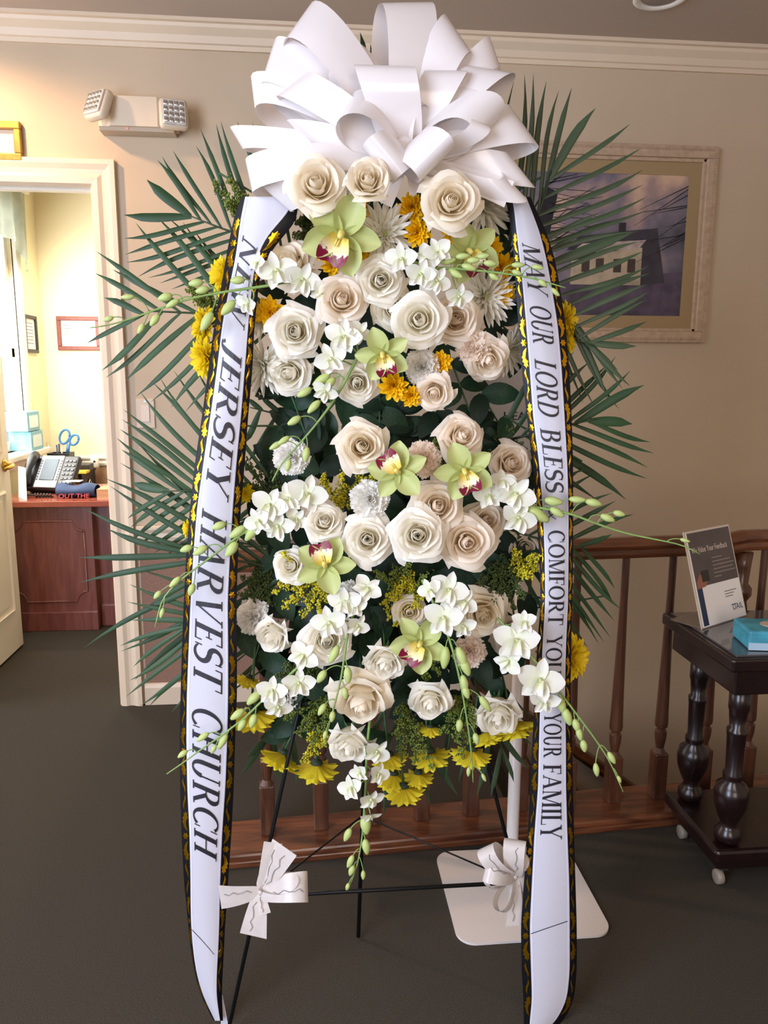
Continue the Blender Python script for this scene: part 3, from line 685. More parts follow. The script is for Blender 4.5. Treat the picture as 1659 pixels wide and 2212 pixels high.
def small_bow(name, label, c, pieces, w0):
    t = thing(name, label, 'bow', SP(c[0], c[1], c[2]))
    k0 = SP(*c); s = mpp(k0)
    for kind, tip, wpx, roll, dv in pieces:
        tipP = SP(tip[0], tip[1], c[2]+dv); d = tipP-k0; Ln = np.linalg.norm(d); d /= Ln
        side = unit(np.cross(d, -FW)); nrm = unit(np.cross(side, d)); wd_ = side*math.cos(roll)+nrm*math.sin(roll); bn = -side*math.sin(roll)+nrm*math.cos(roll)
        if kind == 'loop':
            pts = [k0+d*Ln*(1-math.cos(a))/2+bn*Ln*.28*math.sin(a)*math.sqrt((1-math.cos(a))/2) for a in np.linspace(.0, 2*PI, 26)]
            tp_ = lambda u: .3+.7*math.sin(PI*u)**.5
            mb = MB(); ribbon(k0, pts, wpx*s, wd_, mb, tp_); o = mb.build('loop', m_sheer, t, True)
        else:
            pts = bez([k0, k0+d*Ln*.5+bn*Ln*.10, tipP], 10); tp_ = lambda u: .35+.65*u**.6
            mb = MB(); ribbon(k0, pts, wpx*s, wd_, mb, tp_); o = mb.build('tail', m_sheer, t, True)
        P = np.array(pts); m_ = len(P)
        ii = range(int(m_*.2), int(m_*.48)) if kind == 'loop' else range(int(m_*.25), m_-1)
        fr_ = [P[i]+wd_*wpx*s*.12*(1+.5*math.sin(i*2.4))+unit(bn*(1 if bn@FW < 0 else -1))*.0022 for i in ii]
        if len(fr_) > 2: MB().tube(fr_, .0007, 4).build('printed_script', m_scr, o)
    MB().lathe([(.3, -.5), (.5, 0), (.3, .5)], 10, Matrix.Translation(Vector(k0-FW*.004))@Matrix.Scale(w0*s*.45, 4)).build('knot', m_sheer, t, True)
small_bow('ribbon_bow', 'small printed white bow tied to the left easel leg', (563, 1925, -.075),
    [('tail', (615, 1830), 62, .2, -.01), ('loop', (664, 1915), 60, .5, -.02), ('tail', (475, 1938), 58, .2, -.01), ('tail', (547, 2022), 60, -.1, -.015), ('tail', (572, 1975), 26, .2, -.02), ('loop', (655, 1905), 50, -.9, -.01), ('tail', (590, 1820), 40, -.2, -.005)], 26)
small_bow('ribbon_bow', 'small printed white bow with curled loops tied to the right easel leg', (1112, 1893, -.03),
    [('loop', (1048, 1835), 42, .4, -.02), ('loop', (1112, 1818), 46, .3, -.02), ('loop', (1050, 1880), 46, -.3, -.03), ('loop', (1077, 1968), 34, .9, -.03), ('tail', (1112, 2000), 40, .1, -.02), ('loop', (1150, 1850), 44, -.4, -.01), ('loop', (1050, 1905), 30, 1.2, -.02), ('tail', (1150, 1960), 36, .2, -.0)], 24)
# ================================================================ the flower spray
m_foam = mat('foam_green', '1c2a1e', .9, var=.3, vscale=60)
fc = thing('foam_cage', 'dark green foam core of the spray, almost hidden behind the blooms', 'foam', SP(830, 1400, .12))
for y0, y1 in ((470, 880), (900, 1230), (1245, 1480)):
    a, b_ = SP(740, y1, .13), SP(930, y0, .13)
    Mf = frame_from((0, 0, 1)); c_ = (a+b_)/2; hw = np.linalg.norm((b_-a)[:2])/2; hh = abs(b_[2]-a[2])/2
    Mf = Matrix.Translation(Vector(c_))@Matrix.Rotation(-YAW, 4, 'Z')
    MB().box((-hw, -.04, -hh), (hw, .055, hh), .02, Mf).build('foam_brick', m_foam, fc)
ca_, cb_ = SP(835, 1480, .125), SP(835, 300, .125)
MB().tube([ca_, cb_], .006, 6).build('support_rod', m_wire, fc)

def G2(f, nu, nv):
    P = np.zeros((nv, nu, 3))
    for i in range(nv):
        for j_ in range(nu): P[i, j_] = f(2*j_/(nu-1)-1, i/(nv-1))
    return P
I4 = Matrix.Identity(4)
def RZ(a): return Matrix.Rotation(a, 4, 'Z')
def RX(a): return Matrix.Rotation(a, 4, 'X')

# ---- materials of the flowers
def petal_mat(name, tip, base, t=.25):
    m = mat(name, tip, .5, spec=.3, trans=t, tcol=tip)
    N, L = m.node_tree.nodes, m.node_tree.links; b = N['Principled BSDF']
    at = N.new('ShaderNodeAttribute'); at.attribute_name = 'along'
    mx = N.new('ShaderNodeMix'); mx.data_type = 'RGBA'; mx.inputs[6].default_value = lin(base); mx.inputs[7].default_value = lin(tip)
    L.new(at.outputs['Fac'], mx.inputs[0]); L.new(mx.outputs[2], b.inputs['Base Color'])
    return m
ROSE_M = [petal_mat('rose_white', 'fffbf0', 'fff4c8', .42), petal_mat('rose_ivory', 'fff6e4', 'fbe8b4', .42), petal_mat('rose_peach', 'fff5e6', 'fbe4b6', .45)]
m_stem = mat('stem_green', '2f5330', .5, var=.2, vscale=50)
m_sepal = mat('sepal_green', '46683a', .55, var=.2, vscale=60)
def pmesh(name, P, m, along=None, gamma=1.0):
    me = MB().grid(P).mesh(name, m, True)
    a = me.attributes.new('along', 'FLOAT', 'POINT'); nv, nu = P.shape[:2]
    vals = np.repeat(np.linspace(0, 1, nv)**gamma, nu)
    a.data.foreach_set('value', vals.astype(np.float32)); return me

# ---- rose
def rose_petal(r, h, span, flare, curl, sd, rb=.14, point=0.0, roll=0.0):
    def f(u, v):
        ph = u*span/2; rr = rb+(r-rb)*math.sin(PI/2*min(1, v*1.02))**.75
        t = max(0, (v-.55)/.45)
        edge = 1-.22*abs(u)**3*v-.06*u*u*v+point*(1-abs(u))**2*v*v
        rr = rr*(1+.07*u) + flare*t*t*(1+.2*math.sin(3*u+sd)) + .025*math.sin(5*u+sd*2)*v*v
        z = h*v*edge - curl*t**2.2*(1+.3*math.cos(4*u+sd)) + .03*math.sin(4*u+sd)*v*v
        t2 = max(0, (v-.84)/.16); k2 = roll*(1+.5*math.sin(2.3*u+sd)); rr += k2*t2; z -= k2*.9*t2*t2
        return (rr*math.cos(ph), rr*math.sin(ph), z)
    return G2(f, 9, 10)
def rose_kit(var, m):
    rs = random.Random(100+var)
    layers = {0: [(3, .20, 1.20, 2.9, -.07, .0), (3, .28, 1.18, 2.7, -.07, .0), (3, .36, 1.14, 2.5, -.04, .0), (4, .46, 1.09, 2.2, .0, .02), (4, .56, 1.02, 2.1, .06, .06), (5, .68, .92, 1.75, .14, .13), (5, .79, .70, 1.6, .21, .20)],
              1: [(3, .24, 1.24, 2.9, -.09, .0), (3, .36, 1.22, 2.6, -.06, .0), (3, .48, 1.16, 2.5, .02, .02), (4, .60, 1.08, 2.1, .10, .08), (4, .68, .98, 2.0, .18, .15), (5, .77, .76, 1.7, .23, .22)],
              2: [(2, .20, 1.5, 3.4, -.06, 0), (3, .32, 1.5, 2.7, -.05, 0), (3, .44, 1.46, 2.5, .0, .02), (4, .56, 1.42, 2.1, .06, .05), (4, .66, 1.36, 2.1, .12, .12), (5, .75, 1.22, 1.8, .22, .28)]}[var]
    kit = []
    def core(u, v):
        tt = (u+1)/2; a = tt*5.2*PI; r = .015+.15*tt; q = 1.15-.32*v*v; return (r*q*math.cos(a), r*q*math.sin(a), .55+(.70 if var < 2 else .98)*v*(1-.06*tt)+.02*math.sin(a*1.5)*v)
    kit.append(('rose_heart', pmesh('rose_heart', G2(core, 60, 4), m, gamma=.6), I4, []))
    ph = 0
    for li, (n, r, h, sp, fl, cu) in enumerate(layers):
        mes = [pmesh('petal', rose_petal(r, h*rs.uniform(.97, 1.02), sp, fl, cu, rs.uniform(0, 6), point=.10 if li > 2 else 0, roll=(0, .01, .03, .06, .08, .09, .10)[min(li, 6)]), m, gamma=.8) for _ in range(2)]
        ph += 1.1
        for k in range(n):
            kit.append(('petal', mes[k % 2], RZ(ph+2*PI*k/n+rs.uniform(-.12, .12))@Matrix.Rotation(rs.uniform(-.04, .04), 4, 'Y'), []))
    cal = MB().lathe([(.02, -.22), (.10, -.14), (.14, -.02), (.16, .06)], 10)
    for k in range(5):
        a = 2*PI*k/5; c, s = math.cos(a), math.sin(a)
        pts = [(.12, .0), (.26, .02), (.36, -.08), (.44, -.22)]; wds = [.07, .08, .05, .005]
        P = np.array([[(r_*c-w_*s*q, r_*s+w_*c*q, z_) for q in (-1, 0, 1)] for (r_, z_), w_ in zip(pts, wds)]); cal.grid(P)
    kit.append(('calyx', cal.mesh('calyx', m_sepal, True), I4, []))
    kit.append(('stem', MB().tube([(0, 0, -.15), (0, .02, -.9), (.03, .0, -1.9)], [.055, .045, .045], 7).mesh('stem', m_stem, True), I4, []))
    return kit
RK = {(v, i): rose_kit(v, ROSE_M[i]) for v in range(3) for i in range(3)}

def depth_at(x, y):
    """the spray bulges towards the viewer in the middle"""
    e = ((x-835)/330)**2+((y-1000)/900)**2
    return -.085+.115*min(1.3, e)
def flower(kit, name, label, cat, x, y, dia, face=(0, 0), dv=0.0, spin=None, group=None, lift=.8, v=None):
    """face: (right, up) lean of the bloom; (0,0) looks at the camera"""
    vv = depth_at(x, y)+dv if v is None else v
    p = SP(x, y, vv); r_ = dia/2*mpp(p); tocam = unit(EYE-p)
    fz = face[2] if len(face) > 2 else math.sqrt(max(0.0, 1-face[0]**2-face[1]**2))
    n = unit(RT*face[0]+UP*face[1]+tocam*fz)
    Mw = Matrix.Translation(Vector(p-n*r_*lift))@frame_from(n, random.uniform(0, 6.28) if spin is None else spin)@Matrix.Scale(r_, 4)
    t = thing(name, label, cat, M=Mw, group=group); spawn(kit, t); return t

ROSES = [  # x, y, dia, face, variant, tint, dv, label
 (683, 394, 126, (-.05, .30), 1, 1, -.125, 'large ivory rose leftmost under the white bow'),
 (795, 390, 96, (.0, .40), 2, 1, -.115, 'small ivory rose in the middle just under the bow'),
 (975, 432, 126, (.10, .22), 1, 1, -.105, 'large ivory rose under the right half of the bow'),
 (620, 565, 112, (-.35, .45), 1, 1, .0, 'cream rose at the upper left partly behind white orchids'),
 (739, 645, 112, (.05, .20), 1, 2, -.02, 'peach tinted rose below the topmost green orchid'),
 (822, 605, 108, (.05, .05), 0, 0, -.02, 'white rose just below the white spider chrysanthemum'),
 (905, 690, 122, (-.05, .10), 1, 0, -.035, 'large white rose in the centre of the upper cluster'),
 (985, 688, 112, (.10, .12), 0, 2, -.01, 'peach tinted rose right of the large white upper rose'),
 (636, 715, 116, (-.10, .05), 0, 0, -.02, 'round white rose touching the left sash in the upper cluster'),
 (622, 808, 98, (-.30, -.15), 1, 0, .03, 'shaded white rose below the round one by the left sash'),
 (772, 828, 96, (.0, -.10), 0, 0, -.01, 'white rose at the lower edge of the upper cluster'),
 (1055, 778, 98, (.30, -.35), 1, 2, -.01, 'peach tinted rose tilted downward beside the right sash'),
 (937, 850, 82, (-.10, -.30), 1, 2, -.015, 'small blush rose lowest in the upper cluster'),
 (783, 963, 114, (.05, .10), 0, 1, -.02, 'ivory rose standing alone on dark leaves in the middle'),
 (1000, 940, 104, (.30, .25), 0, 2, -.015, 'peach rose turned to the right above a green orchid'),
 (1108, 1000, 96, (.30, .10), 0, 2, -.0, 'pale peach rose against the middle of the right sash'),
 (700, 1125, 90, (.0, .20), 0, 0, -.015, 'greenish white rose below the yellow goldenrod'),
 (795, 1165, 112, (-.02, .02), 0, 0, -.025, 'white rose left in the row of three large middle roses'),
 (902, 1156, 122, (.0, -.02), 0, 0, -.055, 'largest pure white rose in the middle of the spray'),
 (945, 1092, 118, (.10, .12), 1, 2, -.02, 'peach rose behind the largest white middle rose'),
 (1010, 1172, 120, (.12, -.05), 1, 2, -.045, 'big cream rose right of the largest white middle rose'),
 (1052, 1125, 92, (.20, .05), 0, 2, .01, 'yellowish cream rose half hidden behind the big cream one'),
 (625, 1222, 76, (-.25, .05), 1, 0, .0, 'small white rose left of the red lipped orchid'),
 (1045, 1330, 108, (.20, -.30), 0, 1, -.01, 'white rose behind the orchid blooms at the lower right'),
 (1108, 1375, 96, (.25, -.35), 2, 2, .02, 'cream rose under orchid blooms near the lower right sash'),
 (706, 1385, 110, (-.02, -.15), 0, 0, -.01, 'white rose behind a hanging orchid stem at the lower left'),
 (590, 1372, 82, (-.45, -.50), 2, 0, .01, 'white rosebud facing down left by the left sash'),
 (833, 1428, 92, (.05, -.62), 2, 0, -.02, 'white rose nodding downward in the lower centre'),
 (780, 1520, 136, (.0, -.68), 1, 1, -.045, 'largest lower rose, cream and hanging face down'),
 (756, 1606, 96, (-.10, -.72), 2, 0, -.01, 'white rose hanging below the largest lower rose'),
 (930, 1522, 94, (.05, -.60), 1, 0, -.01, 'greenish white rose nodding among goldenrod at the lower right'),
 (1075, 1543, 100, (.10, -.66), 2, 0, -.01, 'white rose hanging next to the white pole'),
 (1135, 1185, 72, (.35, .0), 1, 2, .04, 'dim cream rose behind goldenrod at the right sash'),
 (885, 1322, 76, (.0, -.10), 1, 1, .03, 'ivory rose half hidden behind hanging goldenrod'),
 (850, 668, 96, (.05, -.15), 1, 0, .02, 'white rose mostly covered between two upper roses'),
]
for i, (x, y, d_, fc_, v_, ti, dv, lb) in enumerate(ROSES):
    flower(RK[(v_, ti)], 'rose', lb, 'rose', x, y, d_, fc_, dv, group='roses of the spray', lift=.85)

# ---- chrysanthemums, daisies
def ray_petal(L_, w_, cup, lift, tipw=.35, notch=0):
    def f(u, v):
        ww = w_*(math.sin(PI*min(1, .12+v*.80))**.6)*(1 if v < .85 else 1-(v-.85)/.15*(1-tipw))
        return (L_*v*math.cos(lift*v), u*ww/2, L_*v*math.sin(lift*v)+cup*u*u*ww)
    return G2(f, 3, 7)
def mum_kit(layers, m, center_r, m_c, seed, calyx=None, stem_len=1.6):
    rs = random.Random(seed); kit = []
    for n, L_, w_, elev, lift, z0 in layers:
        mes = [pmesh('petal', ray_petal(L_*s, w_, .5, lift*s2), m, gamma=.6) for s, s2 in ((1, 1), (.93, 1.3), (.97, .6))]
        for k in range(n):
            a = 2*PI*(k+rs.uniform(-.25, .25))/n+elev
            kit.append(('petal', mes[k % 3], RZ(a)@Matrix.Translation((.04, 0, z0))@Matrix.Rotation(-elev+rs.uniform(-.07, .07), 4, 'Y')@Matrix.Rotation(rs.uniform(-.25, .25), 4, 'X'), []))
    cb = MB()
    if center_r:
        for k in range(46):
            r_ = center_r*math.sqrt((k+.5)/46); a = k*2.399; z = .10+.10*(1-(r_/center_r)**2)
            cb.lathe([(.028, z-.06), (.03, z), (.012, z+.035)], 5, Matrix.Translation((r_*math.cos(a), r_*math.sin(a), 0)))
        o = ('flower_centre', cb.mesh('flower_centre', m_c, True), I4, []); kit.append(o)
    if calyx: kit.append(('calyx', MB().lathe([(.03, -.20), (.20, -.13), (.27, .0), (.20, .04)], 12).mesh('calyx', calyx, True), I4, []))
    kit.append(('stem', MB().tube([(0, 0, -.08), (.02, .02, -.8), (.0, .03, -stem_len)], [.06, .05, .05], 6).mesh('stem', m_stem, True), I4, []))
    return kit
m_wm = petal_mat('chrysanthemum_white', 'f7f3e9', 'e4e2ba', .35); m_ym = petal_mat('chrysanthemum_golden', 'f8c812', 'e8a408', .2); m_yl = petal_mat('daisy_yellow', 'f2e23c', 'cfae1e', .3); m_lem = petal_mat('chrysanthemum_yellow', 'f4dc28', 'dcae10', .25)
m_cg = mat('mum_centre_green', 'b9bd7c', .6); m_cy = mat('mum_centre_yellow', 'd99a10', .6); m_dc = mat('daisy_calyx', '22331f', .7)
SPIDER = [mum_kit([(17, 1.0, .17, .10, .15, 0), (16, .95, .16, .35, .15, .03), (14, .85, .15, .62, .10, .05), (12, .68, .14, .90, .10, .07), (9, .45, .12, 1.15, .0, .08)], m_wm, .13, m_cg, 5+k) for k in range(2)]
GOLD = [mum_kit([(11, 1.0, .42, .12, .12, 0), (10, .85, .38, .45, .1, .04), (8, .65, .34, .80, .1, .06), (5, .45, .28, 1.15, 0, .08)], m_ym, 0, m_cy, 25+k) for k in range(2)]
LEMON = [mum_kit([(15, 1.0, .32, .05, .10, 0), (14, .9, .3, .35, .12, .05), (12, .74, .28, .68, .1, .08), (8, .5, .24, 1.05, 0, .1)], m_lem, 0, m_cy, 35+k, m_dc) for k in range(2)]
DAISY = [mum_kit([(14, 1.0, .36, .42, -.12, 0), (12, .95, .34, .68, -.1, .02), (8, .8, .30, .95, 0, .04)], m_yl, .16, m_cy, 45+k, m_dc, 2.6) for k in range(2)]
SPID = [
 (830, 503, 150, (.0, .15), 0, 'white spider chrysanthemum with green eye beside the top green orchid'),
 (1050, 442, 150, (.45, .25), .0, 'white spider chrysanthemum behind the upper right rose'),
 (1055, 640, 146, (.45, .0), .01, 'white spider chrysanthemum spreading right of the upper peach rose'),
 (1105, 760, 118, (.50, -.30), .03, 'white spider chrysanthemum with drooping petals by the right sash'),
 (562, 795, 146, (-.55, -.25), .02, 'shaded white spider chrysanthemum half behind the left sash'),
 (556, 690, 84, (-.55, -.2), .02, 'small white spider chrysanthemum peeking past the left sash'),
]
for i, (x, y, d_, fc_, dv, lb) in enumerate(SPID): flower(SPIDER[i % 2], 'spider_chrysanthemum', lb, 'chrysanthemum', x, y, d_, fc_, dv, group='white spider chrysanthemums', lift=.3)
GOLDS = [
 (775, 458, 64, (.0, .1), 0, 'golden chrysanthemum between the top green orchid and the small rose'),
 (890, 450, 70, (.0, -.3), 0, 'golden chrysanthemum under the gap of the white bow'),
 (903, 503, 66, (.2, -.1), -.01, 'golden chrysanthemum right of the green eyed spider chrysanthemum'),
 (692, 532, 64, (-.3, -.2), 0, 'golden chrysanthemum behind the left petal of the top orchid'),
 (782, 545, 62, (.2, -.2), .0, 'golden chrysanthemum behind the right petal of the top orchid'),
 (722, 572, 62, (-.1, -.4), .0, 'golden chrysanthemum under the lower petal of the top orchid'),
 (978, 507, 54, (.0, -.2), .01, 'golden chrysanthemum below the upper right rose'),
 (1062, 535, 58, (.35, .0), .01, 'golden chrysanthemum uppermost beside the right sash'),
 (1086, 578, 66, (.35, -.1), .0, 'orange gold chrysanthemum nearest the word on the right sash'),
 (1088, 636, 58, (.35, -.2), .0, 'golden chrysanthemum lower beside the right sash'),
 (580, 676, 76, (-.30, .0), .0, 'golden chrysanthemum left of the round white rose'),
 (952, 785, 60, (.3, .1), .0, 'golden chrysanthemum right of the small carnation'),
 (850, 836, 70, (-.1, -.3), .0, 'golden chrysanthemum under the red lipped upper orchid'),
 (888, 857, 54, (.0, -.4), .0, 'golden chrysanthemum left of the blush rose'),
]
for i, (x, y, d_, fc_, dv, lb) in enumerate(GOLDS): flower(GOLD[i % 2], 'golden_chrysanthemum', lb, 'chrysanthemum', x, y, d_, fc_, dv, group='golden chrysanthemums', lift=.3)
LEM = [
 (436, 700, 92, (-.80, .15), .03, 'yellow chrysanthemum seen sideways left of the left sash, upper'),
 (438, 775, 100, (-.78, -.1), .02, 'yellow chrysanthemum seen sideways left of the left sash, lower'),
 (478, 595, 92, (-.70, .15), .03, 'yellow chrysanthemum peeking out high behind the left sash'),
 (1228, 690, 84, (.82, .1), .03, 'yellow chrysanthemum peeking out behind the right sash, upper'),
 (1226, 732, 84, (.82, -.1), .04, 'yellow chrysanthemum peeking out behind the right sash, lower'),
 (1240, 1420, 108, (.72, -.1), .03, 'yellow chrysanthemum standing out right of the lower right sash'),
 (406, 1142, 48, (-.8, .0), .03, 'small yellow chrysanthemum peeking left of the left sash'),
 (527, 1065, 48, (-.2, .0), .03, 'small yellow bloom peeking from the inner edge of the left sash'),
]
for i, (x, y, d_, fc_, dv, lb) in enumerate(LEM): flower(LEMON[i % 2], 'yellow_chrysanthemum', lb, 'chrysanthemum', x, y, d_, fc_, dv, group='yellow chrysanthemums at the sides', lift=.3, v=dv)
DAIS = [
 (545, 1572, 92, (-.05, -.75), 'big yellow daisy hanging beside the lower left sash'),
 (612, 1660, 84, (-.45, -.65), 'yellow daisy hanging and turned left in front of a baluster'),
 (684, 1682, 84, (-.05, -.85), 'yellow daisy hanging between the easel leg and white orchids'),
 (538, 1482, 50, (-.3, -.7), 'small yellow daisy above the lower left orchid stem'),
 (840, 1658, 70, (.1, -.85), 'yellow daisy hanging right beside the lowest white orchids'),
 (850, 1700, 74, (-.1, -.85), 'yellow daisy half behind the lowest white orchids'),
 (872, 1730, 78, (.05, -.88), 'lowest yellow daisy of the spray'),
 (928, 1655, 80, (.1, -.80), 'yellow daisy hanging below the nodding greenish rose'),
 (903, 1694, 62, (.0, -.85), 'yellow daisy just right of the lowest daisy'),
 (1018, 1650, 80, (-.1, -.85), 'yellow daisy behind the tip of the right hanging orchid stem'),
 (1050, 1608, 70, (.25, -.75), 'yellow daisy left of the white pole'),
 (1108, 1592, 92, (.25, -.70), 'yellow daisy spreading in front of the white pole'),
 (930, 1588, 46, (.0, -.85), 'tiny yellow daisy under the nodding greenish rose'),
]
for i, (x, y, d_, fc_, lb) in enumerate(DAIS): flower(DAISY[i % 2], 'yellow_daisy', lb, 'daisy', x, y-d_*.40, d_*1.22, (fc_[0], -1.0, -.22 if lb.find('pole') < 0 and lb.find('turned') < 0 else .15), 0, group='yellow daisies hanging at the bottom', lift=.0, v=.03+.01*(i % 3))

# ---- carnations
def carn_petal(L_, sd):
    def f(u, v):
        w_ = .16+.85*v**1.1; ruf = v*v*(.10*math.sin(7*u+sd)+.05*math.sin(13*u+2*sd))
        l = L_*v*(1-.10*u*u)+(.035*(1 if int(round((u+1)*8)) % 2 else -1) if v > .99 else 0)
        return (l, u*w_*.62, ruf+.10*v*v)
    return G2(f, 17, 6)
def carnation_kit(m, seed):
    rs = random.Random(seed); kit = []; mes = [pmesh('petal', carn_petal(1, rs.uniform(0, 6)), m, gamma=.6) for _ in range(4)]
    for n, sc_, elev in ((7, .95, .12), (7, .88, .42), (6, .80, .75), (5, .72, 1.08), (4, .66, 1.35)):
        for k in range(n):
            a = 2*PI*k/n+elev*3+rs.uniform(-.2, .2)
            kit.append(('petal', mes[k % 4], RZ(a)@Matrix.Rotation(-elev+rs.uniform(-.12, .12), 4, 'Y')@RX(rs.uniform(-.4, .4))@Matrix.Scale(sc_, 4), []))
    kit.append(('calyx', MB().lathe([(.08, -.75), (.18, -.6), (.20, -.1), (.14, .0)], 10).mesh('calyx', m_sepal, True), I4, []))
    kit.append(('stem', MB().tube([(0, 0, -.7), (.02, 0, -1.3), (0, .02, -1.9)], .06, 6).mesh('stem', m_stem, True), I4, []))
    return kit
CK = [carnation_kit(petal_mat('carnation_white', 'f9f7f2', 'efecd8', .4), 3), carnation_kit(petal_mat('carnation_blush', 'f9eadb', 'f0dab8', .4), 4)]
CARN = [
 (628, 988, 84, (-.15, -.1), 0, .01, 'white carnation behind the curved orchid stem tip'),
 (798, 1078, 90, (.0, .05), 0, .0, 'white carnation right of the yellow goldenrod'),
 (915, 990, 84, (.1, .2), 1, .015, 'blush carnation between the two middle green orchids'),
 (912, 792, 82, (.05, .1), 0, .0, 'white carnation right of the upper red lipped orchid'),
 (1022, 752, 78, (-.1, -.1), 1, .0, 'blush carnation touching the down tilted peach rose'),
 (542, 1332, 86, (-.5, -.05), 0, .01, 'white carnation seen sideways at the inner edge of the left sash'),
 (1016, 1410, 78, (.2, -.3), 1, .01, 'blush carnation behind the right hanging orchid stem'),
 (752, 1292, 76, (-.1, -.2), 0, .01, 'white carnation under the red lipped lower left orchid'),
 (610, 1508, 66, (-.4, -.4), 0, .02, 'white carnation behind the lower left orchid stem'),
]
for x, y, d_, fc_, k, dv, lb in CARN: flower(CK[k], 'carnation', lb, 'carnation', x, y, d_, fc_, dv, group='carnations of the spray', lift=.35)
# ---- cymbidium orchids
m_cym = petal_mat('cymbidium_green', 'cfd794', 'bdc678', .25)
m_lip = bpy.data.materials.new('orchid_lip'); m_lip.use_nodes = True
N, L = m_lip.node_tree.nodes, m_lip.node_tree.links; b = N['Principled BSDF']; b.inputs['Roughness'].default_value = .4
at = N.new('ShaderNodeAttribute'); at.attribute_name = 'along'
no = N.new('ShaderNodeTexNoise'); no.inputs['Scale'].default_value = 9; no.inputs['Detail'].default_value = 5
tc = N.new('ShaderNodeTexCoord'); L.new(tc.outputs['Object'], no.inputs['Vector'])
ad = N.new('ShaderNodeMath'); ad.operation = 'MULTIPLY_ADD'; ad.inputs[1].default_value = .55; L.new(no.outputs['Fac'], ad.inputs[0]); L.new(at.outputs['Fac'], ad.inputs[2])
cr_ = N.new('ShaderNodeValToRGB'); e = cr_.color_ramp.elements; e[0].position = .82; e[0].color = lin('efe6c0'); e[1].position = .90; e[1].color = lin('7d0f33')
q = e.new(.45); q.color = lin('e4cf62'); L.new(ad.outputs[0], cr_.inputs['Fac']); L.new(cr_.outputs['Color'], b.inputs['Base Color'])
m_col = mat('orchid_column', 'e0cf72', .4)
def tepal(L_, w_, cup, curve, tipp=.9, sway=0):
    def f(u, v):
        ww = w_*math.sin(PI*min(1, .10+.86*v))**.65; ww *= (1 if v < .8 else 1-((v-.8)/.2)**1.5*tipp)
        return (L_*v, u*ww/2+sway*v*v, cup*u*u*ww+curve*math.sin(v*PI*.6)*L_-.02*(1-abs(u))*ww)
    return G2(f, 5, 9)
def cym_kit():
    kit = []; D_ = math.radians
    spec = [(90, 1.0, .78, .30), (18, 1.0, .62, .15), (162, 1.0, .62, .15), (-44, .98, .74, .20), (-136, .98, .74, .20)]
    for k, (a, L_, w_, cv) in enumerate(spec):
        kit.append(('tepal', pmesh('tepal', tepal(L_, w_, .35, cv*.55, .62, .05*(-1)**k), m_cym), RZ(D_(a))@Matrix.Translation((.05, 0, 0)), []))
    def lip(u, v):
        w_ = .33+.13*math.sin(v*PI); side = abs(u)**1.6
        return (u*w_*(1-.35*side*(1-v)), -.02-.72*v+.03*math.cos(5*u)*v, .16+.26*side*(1-.45*v)+.20*v-.42*max(0, v-.6)**1.3+.02*math.sin(9*u)*v)
    lm = pmesh('lip', G2(lip, 9, 10), m_lip)
    # red only towards the rim of the lip
    P = np.array([v.co[:] for v in lm.vertices]); val = np.clip((-P[:, 1]/.72)*.85+np.abs(P[:, 0])/.43*.16-.05, 0, 1)
    lm.attributes['along'].data.foreach_set('value', val.astype(np.float32))
    lip_ = ('lip', lm, I4, [('lip_ridge', MB().tube([(-.03, -.08, .22), (-.03, -.3, .30)], .022, 6).tube([(.03, -.08, .22), (.03, -.3, .30)], .022, 6).mesh('lip_ridge', m_col, True), I4, [])])
    kit.append(lip_)
    kit.append(('column', MB().tube([(0, .06, .05), (0, .04, .25), (0, -.04, .40), (0, -.10, .44)], [.09, .09, .085, .05], 10).mesh('column', m_col, True), I4, []))
    kit.append(('pedicel', MB().tube([(0, 0, .02), (0, -.02, -.5), (0, -.1, -1.2)], .06, 7).mesh('pedicel', m_stem, True), I4, []))
    return kit
CYK = cym_kit()
CYMB = [  # x, y, dia, face, roll in degrees (0: lip hangs down), dv, label
 (735, 508, 172, (.05, .05), 25, -.055, 'pale green orchid with wide petals at the top left'),
 (1012, 545, 135, (.15, .1), -25, -.02, 'green orchid at the top right behind a bud stem'),
 (828, 765, 118, (-.1, -.15), -15, -.04, 'green red lipped orchid lowest in the upper cluster'),
 (860, 1018, 128, (-.1, .0), 140, -.04, 'green orchid with upturned red lip, left of the middle pair'),
 (1003, 1018, 128, (.05, -.05), -20, -.045, 'green orchid with drooping red lip, right of the middle pair'),
 (702, 1220, 128, (-.05, .0), 165, -.045, 'green orchid with upturned red lip at the lower left'),
 (905, 1390, 128, (.1, -.1), 40, -.03, 'green orchid with small red lip under hanging goldenrod'),
]
def spin_for(n, deg):
    """spin so that the bloom's own up points to the picture's up turned by deg"""
    F_ = frame_from(n); x = np.array(F_.col[0][:3]); y = np.array(F_.col[1][:3]); u_ = UP*math.cos(math.radians(deg))+RT*math.sin(math.radians(deg))
    return math.atan2(-(u_@x), u_@y)
def orient(p, face, deg):
    tocam = unit(EYE-p); fz = math.sqrt(max(0, 1-face[0]**2-face[1]**2)); n = unit(RT*face[0]+UP*face[1]+tocam*fz)
    return frame_from(n, spin_for(n, deg)), n
for x, y, d_, fc_, deg, dv, lb in CYMB:
    p = SP(x, y, depth_at(x, y)+dv); r_ = d_/2*mpp(p); F_, n = orient(p, fc_, deg)
    t = thing('cymbidium_orchid', lb, 'orchid', M=Matrix.Translation(Vector(p))@F_@Matrix.Scale(r_, 4), group='green orchids of the spray'); spawn(CYK, t)

